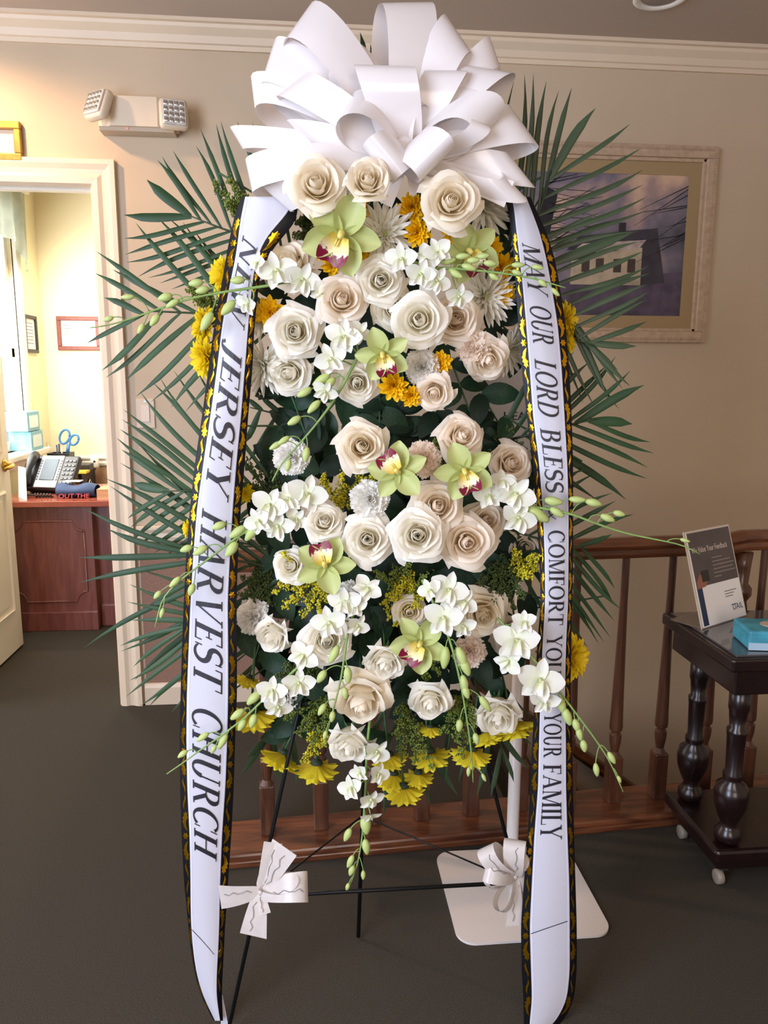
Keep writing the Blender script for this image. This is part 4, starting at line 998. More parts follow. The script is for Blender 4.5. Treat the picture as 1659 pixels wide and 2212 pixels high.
# ---- dendrobium sprays
m_den = petal_mat('dendrobium_white', 'f1eee8', 'e8eccc', .25); m_dlip = petal_mat('dendrobium_lip', 'f4f1e8', 'dfe6b0', .2)
m_bud = mat('bud_green', 'bccb7c', .5, var=.15, vscale=30, trans=.1); m_dstem = mat('orchid_stem', '7d9a52', .5, var=.15, vscale=60)
DT = {'narrow': pmesh('petal', tepal(.92, .50, .2, .12, .8), m_den), 'wide': pmesh('petal', tepal(1.0, .86, .12, .10, .5), m_den), 'low': pmesh('petal', tepal(.90, .54, .25, .05, .8), m_den)}
def dlip(u, v): return (u*(.16+.14*v)*(1-.2*abs(u)), -.60*v+.02, .10+.30*abs(u)**1.5*(1-.5*v)+.16*v-.3*max(0, v-.65)**1.2)
_lm = MB(); _lm.grid(G2(dlip, 7, 8)); _lm.tube([(0, .05, .02), (0, .02, .2), (0, -.05, .24)], [.08, .08, .05], 8)
DLIP = _lm.mesh('orchid_bloom', m_dlip, True)
_a = DLIP.attributes.new('along', 'FLOAT', 'POINT'); _a.data.foreach_set('value', np.array([min(1, max(0, -v.co.y/.5)) for v in DLIP.vertices], np.float32))
BUDM = []
for k in range(3):
    ln = (1.0, 1.15, .9)[k]; bend = (.18, .3, .1)[k]
    zs = np.linspace(0, 1, 9); BUDM.append(MB().tube([(bend*z*z*.6, 0, z*ln*2-.2) for z in zs], [.02 + .58*math.sin(PI*min(1, .08+.84*z))**.8*(1-.25*z) for z in zs], 9).mesh('bud', m_bud, True))
def den_bloom(par, p, r_, fc_, deg, root):
    F_, n = orient(p, fc_, deg); Ml = WM[par].inverted()@Matrix.Translation(Vector(p))@F_@Matrix.Scale(r_, 4)
    o = inst('bloom', DLIP, par, Ml)
    for a, kd in ((90, 'narrow'), (14, 'wide'), (166, 'wide'), (-55, 'low'), (-125, 'low')):
        inst('petal', DT[kd], o, RZ(math.radians(a+random.uniform(-8, 8)))@Matrix.Rotation(random.uniform(-.3, .12), 4, 'Y'))
    if root is not None:
        pts = bez([p-n*.002, p-n*r_*1.1, root], 7); MB().tube(pts, .0016, 6).build('pedicel', m_dstem, o, True)
    return o
def spray(label, stem, vs, blooms, buds, rb=34):
    """stem: pixel polyline; vs: depth at both ends; blooms (x,y,dia,facex,facey,deg); buds (x,y,len)"""
    S_ = [np.array(p, float) for p in stem]; k = len(S_)
    cum = [0]
    for a, b2 in zip(S_[:-1], S_[1:]): cum.append(cum[-1]+np.linalg.norm(b2-a))
    tt = np.array(cum)/cum[-1]
    P = [SP(p[0], p[1], vs[0]+(vs[1]-vs[0])*t) for p, t in zip(S_, tt)]
    tq = np.linspace(0, 1, 26); dense = np.stack([np.interp(tq, tt, [p[i] for p in P]) for i in range(3)], 1)
    for _ in range(2): dense[1:-1] = (dense[:-2]+2*dense[1:-1]+dense[2:])/4
    t = thing('dendrobium_spray', label, 'orchid spray', dense[0], group='white orchid sprays')
    MB().tube(dense, list(np.linspace(.0030, .0012, 26)), 7).build('stem', m_dstem, t, True)
    px = np.array([[IW/2+FPX*((q-EYE)@RT)/((q-EYE)@FW), IH/2-FPX*((q-EYE)@UP)/((q-EYE)@FW)] for q in dense])
    for x, y, d_, fx, fy, deg in blooms:
        i = int(np.argmin(((px-(x, y))**2).sum(1))); i = max(0, i-1); vq = ((dense[i]-EYE)@FH)-SD
        p = SP(x, y, vq-.016); den_bloom(t, p, d_/2*mpp(p), (fx, fy), deg, dense[i])
    for x, y, l in buds:
        d2 = ((px-(x, y))**2).sum(1); i = max(0, int(np.argmin(d2))-2); vq = ((dense[i]-EYE)@FH)-SD
        p = SP(x, y, vq-.006); root = dense[i]; s = mpp(p)
        tang = unit(dense[min(25, i+2)]-dense[max(0, i-1)]); dr = unit(unit(p-root)*.7+tang*.5+np.array([0, 0, -.35]))
        base = p-dr*l*s*.5
        Ml = WM[t].inverted()@Matrix.Translation(Vector(base))@frame_from(dr, random.uniform(0, 6))@Matrix.Scale(l*s/2, 4)
        o = inst('bud', random.choice(BUDM), t, Ml)
        MB().tube(bez([root, (root+base)/2-dr*l*s*.35+np.array([0, 0, .25*l*s]), base-dr*l*s*.2, base+dr*l*s*.05], 8), .0011, 5).build('pedicel', m_dstem, o, True)
    return t
spray('white orchid spray reaching far left across the word NEW', [(655, 600), (590, 616), (500, 628), (420, 642), (350, 664), (280, 690), (230, 704), (195, 708)], (-.05, -.10),
  [(598, 585, 92, -.2, .1, -10), (652, 604, 88, .1, -.1, 15), (557, 568, 52, -.6, .2, 30), (536, 655, 62, -.6, -.3, 20), (695, 632, 60, .3, -.3, 40)],
  [(508, 606, 34), (418, 612, 34), (432, 628, 32), (352, 644, 34), (372, 656, 28), (490, 668, 40), (445, 695, 40), (332, 694, 30), (303, 712, 24), (275, 642, 24), (232, 690, 22)])
spray('white orchid spray pointing right across the word MAY', [(880, 560), (930, 580), (980, 580), (1040, 585), (1100, 592), (1160, 603), (1222, 622)], (-.08, -.11),
  [(868, 560, 78, -.2, .1, 0), (908, 592, 74, 0, -.1, 15), (945, 545, 70, .1, .3, -30), (942, 606, 70, .2, -.2, 25), (990, 640, 66, .2, -.4, 10), (920, 555, 60, 0, .2, 60)],
  [(970, 563, 36), (985, 592, 30), (1000, 553, 26), (1014, 577, 28), (1025, 562, 26), (1047, 553, 26), (1062, 569, 28), (1069, 600, 24), (1120, 573, 24), (1120, 590, 24), (1162, 577, 22), (1175, 614, 24), (1200, 632, 20)])
spray('orchid spray of pale buds curving down left over dark leaves', [(775, 765), (752, 812), (728, 855), (700, 895), (668, 935), (632, 975), (605, 1005), (588, 1040)], (-.09, -.12),
  [(742, 728, 88, .0, .1, 10), (716, 775, 80, -.2, -.1, -20), (775, 718, 60, .3, .2, 40), (702, 845, 60, -.2, -.4, 30)],
  [(694, 822, 38), (708, 832, 36), (655, 850, 34), (677, 879, 32), (633, 911, 32), (612, 952, 26), (595, 963, 26), (660, 985, 32), (622, 1008, 26)])
spray('white orchid spray hanging left across the word HARVEST', [(665, 1075), (615, 1100), (560, 1130), (505, 1165), (450, 1208), (395, 1248), (350, 1290), (335, 1355)], (-.05, -.11),
  [(582, 1092, 88, -.2, .1, 20), (622, 1078, 80, -.1, .1, -15), (662, 1068, 96, .1, .0, 20), (600, 1136, 80, -.2, -.3, 10), (560, 1125, 70, -.4, -.1, -30), (640, 1120, 62, .0, -.3, 40)],
  [(545, 1148, 44), (512, 1150, 36), (468, 1138, 34), (430, 1192, 34), (398, 1187, 30), (497, 1192, 42), (378, 1258, 26), (412, 1278, 30), (338, 1288, 24), (350, 1325, 20)])
spray('white orchid spray reaching far right towards the table sign', [(1045, 1070), (1100, 1085), (1160, 1096), (1230, 1108), (1290, 1132), (1350, 1152), (1420, 1166), (1480, 1178), (1512, 1197)], (-.06, -.12),
  [(1112, 1068, 96, .1, .1, 35), (1055, 1072, 70, -.1, .1, -10), (1118, 1118, 86, .2, -.3, 20), (1085, 1040, 60, .0, .3, 0)],
  [(1160, 1112, 52), (1200, 1084, 38), (1207, 1108, 34), (1248, 1080, 30), (1286, 1086, 34), (1316, 1120, 32), (1342, 1110, 28), (1480, 1168, 18)])
spray('orchid spray hanging down in front of the large lower left roses', [(790, 1262), (768, 1310), (752, 1360), (745, 1410), (738, 1460), (725, 1515), (712, 1560), (700, 1612)], (-.10, -.13),
  [(792, 1272, 72, .2, .2, 50), (745, 1300, 80, -.1, -.2, 0), (712, 1345, 84, -.1, -.2, -15), (770, 1350, 62, .3, -.5, 30), (765, 1310, 60, .2, .0, 0)],
  [(722, 1415, 36), (692, 1466, 34), (752, 1462, 36), (746, 1502, 28), (694, 1535, 28), (717, 1552, 26), (702, 1590, 20)])
spray('orchid spray hanging down right of centre over carnation and goldenrod', [(912, 1252), (940, 1310), (968, 1370), (985, 1430), (998, 1490), (1008, 1550), (1018, 1620), (1022, 1690)], (-.09, -.12),
  [(968, 1275, 92, .1, .1, 20), (958, 1335, 96, -.1, .0, 10), (1000, 1300, 70, .3, .1, 40), (1000, 1352, 62, .2, -.3, 0), (930, 1275, 60, -.3, .0, -30)],
  [(962, 1422, 42), (998, 1420, 40), (1008, 1444, 40), (1004, 1478, 34), (1008, 1500, 32), (1048, 1522, 34), (992, 1572, 30), (1030, 1600, 28), (1012, 1668, 18), (1045, 1680, 16)])
spray('white orchid spray sweeping right over the word YOUR', [(1075, 1335), (1110, 1375), (1150, 1420), (1190, 1470), (1240, 1535), (1285, 1595), (1318, 1645), (1346, 1710)], (-.06, -.12),
  [(1115, 1385, 106, .1, .1, 5), (1165, 1470, 110, .1, .0, 15), (1098, 1428, 72, -.3, -.2, 60), (1175, 1512, 74, .1, -.5, 10), (1132, 1345, 60, .0, .3, 0)],
  [(1214, 1527, 38), (1226, 1552, 38), (1246, 1572, 32), (1252, 1588, 28), (1262, 1616, 30), (1288, 1664, 26), (1322, 1638, 26), (1338, 1685, 16)])
spray('white orchid spray hanging left across the word CHURCH', [(668, 1420), (625, 1458), (580, 1500), (530, 1550), (480, 1588), (430, 1622), (390, 1652), (360, 1672)], (-.05, -.11),
  [(655, 1418, 76, -.2, .2, 40), (645, 1475, 78, .0, -.3, 0), (588, 1492, 74, -.2, -.1, 10), (600, 1525, 70, .1, -.6, 20)],
  [(545, 1510, 38), (510, 1545, 34), (545, 1562, 34), (480, 1602, 30), (437, 1592, 26), (392, 1630, 24), (460, 1620, 20), (520, 1570, 30)])
spray('lowest white orchid spray with narrow petals hanging at the bottom centre', [(800, 1545), (792, 1620), (790, 1690), (786, 1755), (782, 1815), (772, 1870), (752, 1922)], (-.05, -.06),
  [(812, 1622, 70, .3, -.5, 40), (760, 1702, 66, -.5, -.2, -20), (800, 1725, 64, .2, -.6, 10), (815, 1672, 58, .5, -.3, 30), (778, 1668, 50, -.4, -.4, -30), (800, 1760, 50, .1, -.8, 0)],
  [(790, 1788, 46), (750, 1806, 30), (791, 1833, 34), (757, 1862, 26), (758, 1884, 26), (785, 1892, 20), (750, 1918, 18)])

# ---- goldenrod filler
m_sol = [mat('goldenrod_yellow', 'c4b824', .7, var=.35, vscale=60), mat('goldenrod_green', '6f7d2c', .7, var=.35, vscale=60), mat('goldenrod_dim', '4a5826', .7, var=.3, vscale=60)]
OCT_F = [(0, 2, 4), (2, 1, 4), (1, 3, 4), (3, 0, 4), (2, 0, 5), (1, 2, 5), (3, 1, 5), (0, 3, 5)]
def goldenrod(label, x, y, tips, v, k, dens=16, size=1.0):
    root = SP(x, y, v+.03); t = thing('goldenrod_sprig', label, 'goldenrod', root, group='goldenrod filler'); st = MB(); fl_ = MB(); s = mpp(root)
    for tx, ty in tips:
        tip = SP(tx, ty, v+random.uniform(-.025, .01)); mid = (root+tip)/2+unit(rng.normal(size=3))*8*s
        main = bez([root, mid, tip], 12); st.tube(main, [.0014*(1-.6*i/11) for i in range(12)], 5)
        for i in range(3, 12):
            for _ in range(3):
                dr = unit(unit(tip-root)*.5+rng.normal(size=3)*.7); ln = (26-i)*s*random.uniform(.5, 1.0)*size
                e_ = main[i]+dr*ln; st.tube([main[i], e_], .0006, 4, False)
                for q in range(dens//2):
                    tq = random.uniform(.25, 1.05); c_ = main[i]+dr*ln*tq+rng.normal(size=3)*2.2*s; r_ = random.uniform(1.5, 2.8)*s*size
                    vs = [c_+np.array(o_)*r_ for o_ in ((1, 0, 0), (-1, 0, 0), (0, 1, 0), (0, -1, 0), (0, 0, 1.3), (0, 0, -1.3))]
                    fl_.add(vs, OCT_F)
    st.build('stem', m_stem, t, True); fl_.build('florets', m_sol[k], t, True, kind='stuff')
GR = [
 ('goldenrod sprig left of the bow above the left sash', 530, 470, [(470, 400), (500, 390), (520, 420), (495, 440)], .04, 1),
 ('goldenrod sprig beside the yellow chrysanthemums at the left', 480, 660, [(415, 630), (430, 650), (450, 690), (440, 720)], .03, 1),
 ('bright goldenrod tuft between the curved bud stem and middle carnation', 740, 1100, [(700, 1030), (740, 1025), (780, 1025), (730, 1070), (815, 1020)], .0, 0),
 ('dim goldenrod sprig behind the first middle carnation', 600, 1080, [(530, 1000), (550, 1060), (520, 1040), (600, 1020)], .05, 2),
 ('large goldenrod tuft under the lower left green orchid', 690, 1230, [(600, 1280), (620, 1310), (660, 1320), (690, 1320), (640, 1270), (700, 1290), (615, 1200)], -.02, 0),
 ('hanging goldenrod tuft in the lower centre above a green orchid', 885, 1235, [(840, 1330), (860, 1345), (880, 1335), (900, 1310), (855, 1290), (835, 1300), (890, 1270)], -.03, 0),
 ('goldenrod sprig just below the largest white rose', 870, 1290, [(820, 1240), (850, 1230), (880, 1225), (920, 1245), (900, 1270)], -.01, 1),
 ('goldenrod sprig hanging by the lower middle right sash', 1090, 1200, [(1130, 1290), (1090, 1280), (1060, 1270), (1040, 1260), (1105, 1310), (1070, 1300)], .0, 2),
 ('bright goldenrod tip against the right sash edge', 1110, 1240, [(1160, 1200), (1155, 1225), (1140, 1240), (1120, 1190)], .0, 0),
 ('goldenrod sprig left of the largest lower rose', 720, 1500, [(620, 1545), (650, 1580), (680, 1600), (660, 1560), (700, 1530)], .01, 1),
 ('goldenrod sprig hanging under the lower left roses', 720, 1560, [(660, 1640), (680, 1620), (700, 1600), (670, 1600), (715, 1590)], .02, 0),
 ('goldenrod sprig right of the largest lower rose', 870, 1490, [(860, 1580), (890, 1600), (900, 1640), (870, 1620), (930, 1650)], .02, 1),
 ('goldenrod sprig behind the right hanging orchid stem', 1000, 1490, [(960, 1580), (990, 1600), (1000, 1630), (1020, 1560), (975, 1540)], .02, 1),
 ('dim goldenrod sprig inside the left sash at mid height', 600, 1230, [(530, 1250), (550, 1290), (540, 1220), (580, 1300), (525, 1280)], .05, 2),
 ('dim goldenrod sprig under the lower left white orchids', 690, 1430, [(620, 1440), (640, 1450), (600, 1460), (660, 1460)], .02, 2),
 ('goldenrod sprig beside the lower right green orchid', 900, 1390, [(930, 1430), (945, 1450), (920, 1460), (940, 1410)], .01, 1),
 ('goldenrod sprig between the upper left orchid and the sash', 670, 500, [(650, 480), (640, 510), (655, 540), (662, 460)], .03, 2),
 ('dim goldenrod sprig right of the turned peach rose', 1080, 1000, [(1080, 940), (1100, 930), (1120, 960), (1060, 1020), (1060, 985)], .04, 2),
 ('goldenrod sprig left of the turned peach rose', 960, 1000, [(940, 960), (945, 985), (955, 1010), (935, 975)], .02, 1),
]
for lb, x, y, tips, v, k in GR: goldenrod(lb, x, y, tips, v, k)

# ---- palm fronds
m_palm = [mat('palm_green', '2a4426', .48, spec=.3, var=.2, vscale=14, trans=.08), mat('palm_blue_green', '344e2e', .48, spec=.3, var=.2, vscale=14, trans=.08), mat('palm_olive', '35462c', .45, var=.2, vscale=14, trans=.08)]
def blade(a, b_, w_, bend, m, par, name='leaflet', blunt=False):
    a = np.array(a); b_ = np.array(b_); d = b_-a; L_ = np.linalg.norm(d); d /= L_; side = unit(np.cross(d, -FW)); nrm = np.cross(side, d); P = np.zeros((9, 3, 3))
    for i in range(9):
        t = i/8; ww = w_*(math.sin(PI*(.10+.78*t))**.7 if not blunt else min(1, .3+t*1.2))*(1 if t < .75 else (1-((t-.75)/.25)**(1.3 if not blunt else 6)))
        ww = max(ww, w_*.03); c_ = a+d*L_*t+side*bend*L_*math.sin(PI*t*.5)*t*(1-t)*2+nrm*.02*L_*math.sin(PI*t)
        for j_ in range(3): P[i, j_] = c_+side*(j_-1)*ww/2-nrm*abs(j_-1)*ww*.22
    return MB().grid(P).build(name, m, par, True)
def frond(label, rach, sideA, sideB, v0, v1, k, wpx=13, tipdv=.02):
    """rach: pixel polyline of the midrib; sideA/B: leaflet tips from base to end"""
    n = len(rach); R_ = [SP(x, y, v0+(v1-v0)*i/(n-1)) for i, (x, y) in enumerate(rach)]
    t = thing('palm_frond', label, 'palm frond', R_[0], group='palm fronds behind the flowers'); MB().tube(R_, list(np.linspace(.0030, .0012, n)), 6).build('midrib', m_palm[2], t, True)
    cum = np.r_[0, np.cumsum([np.linalg.norm(b_-a) for a, b_ in zip(R_[:-1], R_[1:])])]; cum /= cum[-1]
    for sd_, tips in ((1, sideA), (-1, sideB)):
        for i, tp_ in enumerate(tips):
            q = (i+.4)/len(tips); root = np.array([np.interp(q, cum, [p[c_] for p in R_]) for c_ in range(3)])
            blunt = len(tp_) > 2; vv = v0+(v1-v0)*q+random.uniform(-.5, 1)*tipdv
            tip = SP(tp_[0], tp_[1], vv); ww = (tp_[2] if blunt else wpx*random.uniform(.72, 1.0))*mpp(root)
            blade(root, tip, ww, random.uniform(-.10, .10), m_palm[k], t)
    return t
frond('palm frond fanning up left beside the emergency light', [(640, 560), (540, 515), (470, 490), (397, 461)],
  [(580, 245), (545, 265), (512, 262), (477, 262), (467, 268), (433, 278), (424, 316), (374, 326), (350, 338), (340, 346), (317, 388, 22)],
  [(420, 640), (370, 625), (345, 612), (320, 600), (298, 598), (273, 567), (270, 550), (268, 515), (268, 464, 20)], .07, .03, 0, 12)
frond('palm frond spreading left at the height of the word NEW', [(640, 720), (520, 690), (414, 676), (324, 672), (290, 690)],
  [(420, 500), (395, 480), (362, 469), (340, 469), (293, 481), (243, 582), (208, 543), (205, 590), (225, 643)],
  [(440, 900), (400, 890), (370, 880), (326, 868), (293, 857), (271, 823), (228, 816), (220, 800), (186, 742)], .06, .01, 1, 15)
frond('palm frond with thin leaflets crossing the light switch', [(620, 1075), (500, 1062), (413, 1060), (349, 1061)],
  [(420, 790), (375, 800), (345, 815), (326, 822), (303, 846), (266, 884), (263, 906), (259, 927), (252, 946), (262, 971), (284, 1043, 20)],
  [(420, 1200), (380, 1210), (350, 1205), (330, 1195), (310, 1190), (295, 1180), (282, 1172), (282, 1140), (276, 1120)], .07, .03, 1, 13)
frond('palm frond with long leaflets reaching over the office desk', [(640, 1240), (540, 1215), (460, 1205), (400, 1195)],
  [(300, 960), (260, 1000), (226, 1033), (238, 1050), (180, 1097), (231, 1142)],
  [(290, 1470), (261, 1407), (180, 1400), (300, 1330), (172, 1258), (172, 1204)], .06, .02, 0, 16)
frond('low palm frond brushing the left baseboard', [(640, 1370), (540, 1345), (460, 1345), (390, 1350)],
  [(300, 1230), (280, 1262), (275, 1300), (285, 1340), (260, 1395)],
  [(400, 1545), (370, 1540), (320, 1528), (303, 1525), (272, 1505), (280, 1470), (288, 1440)], .07, .03, 1, 13)
frond('palm frond fanning up right of the bow', [(1040, 620), (1130, 520), (1165, 460), (1190, 368)],
  [(1085, 190), (1110, 175), (1133, 160), (1152, 160), (1180, 176), (1207, 196), (1235, 190), (1286, 234, 20)],
  [(1340, 540), (1380, 500), (1402, 453), (1396, 426), (1389, 399), (1389, 367), (1385, 320), (1361, 268)], .07, .03, 2, 14)
frond('palm frond spreading right over the painting', [(1110, 550), (1180, 590), (1215, 660), (1250, 736), (1285, 746)],
  [(1302, 457), (1334, 474), (1368, 502, 22), (1380, 522), (1391, 542), (1400, 575), (1403, 591), (1398, 614), (1405, 628), (1398, 647), (1398, 694)],
  [(1260, 870), (1285, 880), (1315, 870), (1337, 884), (1345, 840), (1362, 835), (1335, 800), (1375, 748, 16)], .06, .02, 2, 13)
frond('palm frond hanging right at the height of the word BLESS', [(1060, 960), (1160, 935), (1240, 915), (1290, 905)],
  [(1200, 740), (1240, 760), (1275, 780), (1310, 790), (1330, 770), (1362, 800), (1391, 832, 20), (1366, 916, 22)],
  [(1250, 1120), (1290, 1080), (1352, 1079, 18), (1398, 1034), (1399, 1010), (1412, 979), (1405, 955)], .07, .02, 0, 14)
frond('palm frond drooping right over the handrail', [(1060, 1130), (1150, 1160), (1235, 1178), (1270, 1185)],
  [(1260, 1010), (1290, 1020), (1323, 1065), (1330, 1082), (1369, 1111), (1322, 1154)],
  [(1250, 1430), (1270, 1400), (1294, 1392), (1305, 1388), (1319, 1378), (1326, 1340), (1342, 1317), (1326, 1306), (1328, 1271)], .07, .03, 0, 12)
frond('palm frond tip rising behind the bow', [(850, 420), (830, 300), (800, 180), (775, 120)],
  [(780, 250), (760, 180), (740, 76), (755, 90)], [(850, 260), (830, 180), (800, 95), (778, 70)], .09, .09, 0, 13, .01)
frond('palm frond fanning down at the bottom left', [(700, 1430), (640, 1500), (600, 1560), (570, 1610)],
  [(560, 1480), (540, 1520), (525, 1580), (515, 1680), (530, 1640)], [(720, 1640), (690, 1660), (640, 1690), (610, 1690)], .10, .09, 1, 15, .01)
frond('palm frond fanning down behind the lower daisies', [(860, 1440), (880, 1540), (900, 1620), (905, 1680)],
  [(760, 1640), (790, 1700), (830, 1720), (870, 1740)], [(1010, 1620), (980, 1700), (990, 1720), (930, 1740)], .10, .09, 2, 13, .01)
frond('palm frond fanning down behind the white rose at the pole', [(1000, 1430), (1050, 1530), (1080, 1600), (1090, 1650)],
  [(960, 1640), (990, 1690), (1030, 1720), (1060, 1720)], [(1140, 1560), (1150, 1610), (1140, 1660), (1110, 1690)], .10, .09, 2, 13, .01)
frond('short palm frond inside the left sash at mid height', [(720, 930), (640, 905), (580, 890), (540, 880)],
  [(640, 860), (600, 850), (560, 850), (535, 860)], [(640, 1010), (600, 1040), (570, 1030), (535, 1000), (525, 960)], .09, .08, 0, 14, .01)

# ---- broad dark leaves
m_leaf = [mat('leaf_dark', '15271a', .5, spec=.2, var=.25, vscale=18), mat('leaf_mid', '1e3622', .5, spec=.2, var=.25, vscale=18)]
def leaf_mesh(k):
    def f(u, v):
        ww = .56*math.sin(PI*min(1, .04+.96*v**.85))**.8
        return (v, u*ww/2, .10*math.sin(v*PI)+.10*abs(u)*ww-.15*v*v*(k == 1))
    return [MB().grid(G2(f, 5, 8)).mesh('leaf', m, True) for m in m_leaf]
LEAFM = leaf_mesh(0)+leaf_mesh(1)
def sprig(label, x, y, deg, nl, lpx, v):
    a = math.radians(deg); S_ = [SP(x+math.cos(a)*lpx*.62*i, y-math.sin(a)*lpx*.62*i, v+.012*math.sin(i)) for i in range(nl//2+1)]
    t = thing('leafy_sprig', label, 'leaves', S_[0], group='broad leaf greens behind the blooms'); MB().tube(S_, .002, 6).build('stem', m_stem, t, True)
    for i in range(nl+6):
        root = S_[min(len(S_)-1, i//2)]; sgn = 1 if i % 2 else -1; dd = a+sgn*random.uniform(.4, 1.5) if i != nl-1 else a
        qx, qy = IW/2+FPX*((root-EYE)@RT)/((root-EYE)@FW)+math.cos(dd)*lpx, IH/2-FPX*((root-EYE)@UP)/((root-EYE)@FW)-math.sin(dd)*lpx
        rx_, ry_ = qx-math.cos(dd)*lpx*.5, qy+math.sin(dd)*lpx*.5
        if any(1070 < a1 < 1150 and 862 < b1 < 930 for a1, b1 in ((qx, qy), (rx_, ry_))): continue
        if qx < 545 or qx > 1150 or qy > 1600 or qy < 400: continue
        dr = unit(RT*math.cos(dd)+UP*math.sin(dd)+FW*random.uniform(-.35, .35)); nn_ = unit(-FW+UP*random.uniform(-.3, .5)+RT*random.uniform(-.4, .4))
        y_ = unit(np.cross(nn_, dr)); z_ = np.cross(dr, y_); s = lpx*mpp(root)*random.uniform(.85, 1.2); Mw = Matrix.Identity(4)
        for q in range(3): Mw[q][0], Mw[q][1], Mw[q][2], Mw[q][3] = dr[q]*s, y_[q]*s, z_[q]*s, root[q]
        inst('leaf', random.choice(LEAFM), t, WM[t].inverted()@Mw)
SG = [(640, 470, 150, 'under the left end of the bow'), (760, 480, 60, 'behind the top green orchid'), (900, 430, 80, 'in the gap under the bow'), (1000, 480, 30, 'behind the upper right rose'),
 (1090, 560, 60, 'behind the golden blooms at the right sash'), (620, 640, 190, 'behind the upper left orchids'), (720, 600, 250, 'between the peach and top left blooms'), (820, 720, 270, 'behind the upper centre roses'), (960, 740, 290, 'behind the large white upper rose'), (1080, 700, 320, 'behind the right spider chrysanthemums'),
 (660, 790, 200, 'behind the shaded white rose'), (740, 850, 230, 'below the left of the upper cluster'), (830, 880, 265, 'in the dark gap under the golden blooms'), (940, 890, 285, 'in the dark gap under the blush rose'), (1040, 850, 300, 'in the dark gap by the right sash'), (1090, 900, 330, 'in front of the white sign board'), (700, 920, 180, 'left of the lone ivory rose'), (870, 930, 90, 'between the lone ivory and turned peach roses'),
 (640, 1080, 200, 'behind the middle left white orchids'), (740, 1120, 260, 'around the greenish white rose'), (860, 1080, 90, 'behind the middle green orchids'), (1080, 1080, 20, 'behind the right orchid spray'), (620, 1190, 170, 'left of the small white rose'), (760, 1240, 270, 'below the middle left roses'), (960, 1230, 290, 'below the row of middle roses'), (1080, 1260, 340, 'behind the hanging goldenrod at the right'),
 (640, 1320, 220, 'behind the lower left rosebud'), (790, 1360, 240, 'around the nodding rose'), (900, 1460, 280, 'between the nodding roses'), (1060, 1450, 310, 'behind the lower right orchids'), (700, 1460, 240, 'behind the largest lower rose at the left'), (830, 1560, 270, 'behind the largest lower rose at the right'), (980, 1490, 265, 'behind the right hanging orchid stem'), (590, 1430, 215, 'beside the lower left sash'), (585, 1160, 250, 'under the middle left white orchids'), (600, 1270, 330, 'between the left sash and the goldenrod tuft'), (690, 1270, 260, 'behind the large goldenrod tuft'), (560, 1410, 300, 'below the white rosebud by the left sash'), (660, 1490, 320, 'behind the lower left orchids'), (1120, 1180, 90, 'around the dim cream rose'), (1000, 1240, 200, 'below the big cream rose'), (850, 1480, 60, 'right above the largest lower rose'), (780, 1330, 30, 'between the hanging orchid stems'), (1010, 1300, 240, 'behind the right hanging orchid blooms'), (830, 1010, 300, 'between the lone ivory rose and the middle orchid'), (1130, 1440, 100, 'behind the orchids crossing the right sash'), (700, 1180, 180, 'left of the row of middle roses'), (715, 950, 215, 'between the lone ivory rose and the white carnation'), (690, 1020, 110, 'above the bright goldenrod tuft'), (1060, 720, 60, 'behind the blush carnation and right roses'), (1120, 1320, 10, 'beside the lower right sash')]
for i, (x, y, dg_, lb) in enumerate(SG): sprig('dark green broad leaves '+lb, x, y, dg_, 9, 78, .055+.012*(i % 3))
# ================================================================ satin bow on top
bw = thing('satin_bow', 'huge white satin bow with many loops on top of the flower spray', 'bow', SP(875, 345, -.02))
def zpx(a): return (480+.434*a[0], .434*a[1])
BC = SP(872, 335, -.03)
LOOPS = [  # tip line ends in the enlarged bow sketch (x, y, depth), openness
 ((775, 25, .00), (1030, 20, .04), .20), ((437, 30, .02), (305, 215, -.02), .22), ((262, 207, .03), (190, 435, .0), .20), ((145, 400, .04), (165, 560, .02), .24),
 ((1118, 85, .03), (1245, 275, .0), .22), ((1335, 197, .04), (1385, 350, .02), .18), ((655, 320, -.10), (958, 330, -.09), .30), ((270, 480, -.06), (425, 362, -.06), .28),
 ((585, 590, -.13), (640, 470, -.07), .34), ((1010, 350, -.05), (1222, 352, -.05), .26), ((1235, 345, .0), (1460, 380, -.01), .24), ((1250, 640, -.10), (1400, 500, -.09), .30),
 ((1435, 540, -.02), (1575, 735, -.03), .24), ((1420, 760, -.04), (1560, 935, -.03), .16), ((1400, 880, -.07), (1518, 1000, -.06), .18), ((115, 800, -.05), (150, 965, -.05), .28),
 ((45, 640, .02), (110, 750, .02), .26), ((320, 600, -.07), (452, 722, -.06), .22), ((725, 690, -.15), (880, 880, -.13), .26), ((960, 860, -.14), (1140, 680, -.15), .26),
 ((1240, 600, -.11), (1335, 645, -.10), .20), ((172, 905, -.05), (340, 1055, -.04), .16), ((500, 120, .06), (660, 250, .05), .2), ((1000, 180, .06), (1100, 330, .06), .2), ((380, 330, .02), (560, 330, .0), .26),
 ((1180, 430, -.02), (1330, 420, -.02), .28), ((880, 440, -.04), (1010, 520, -.08), .24)]
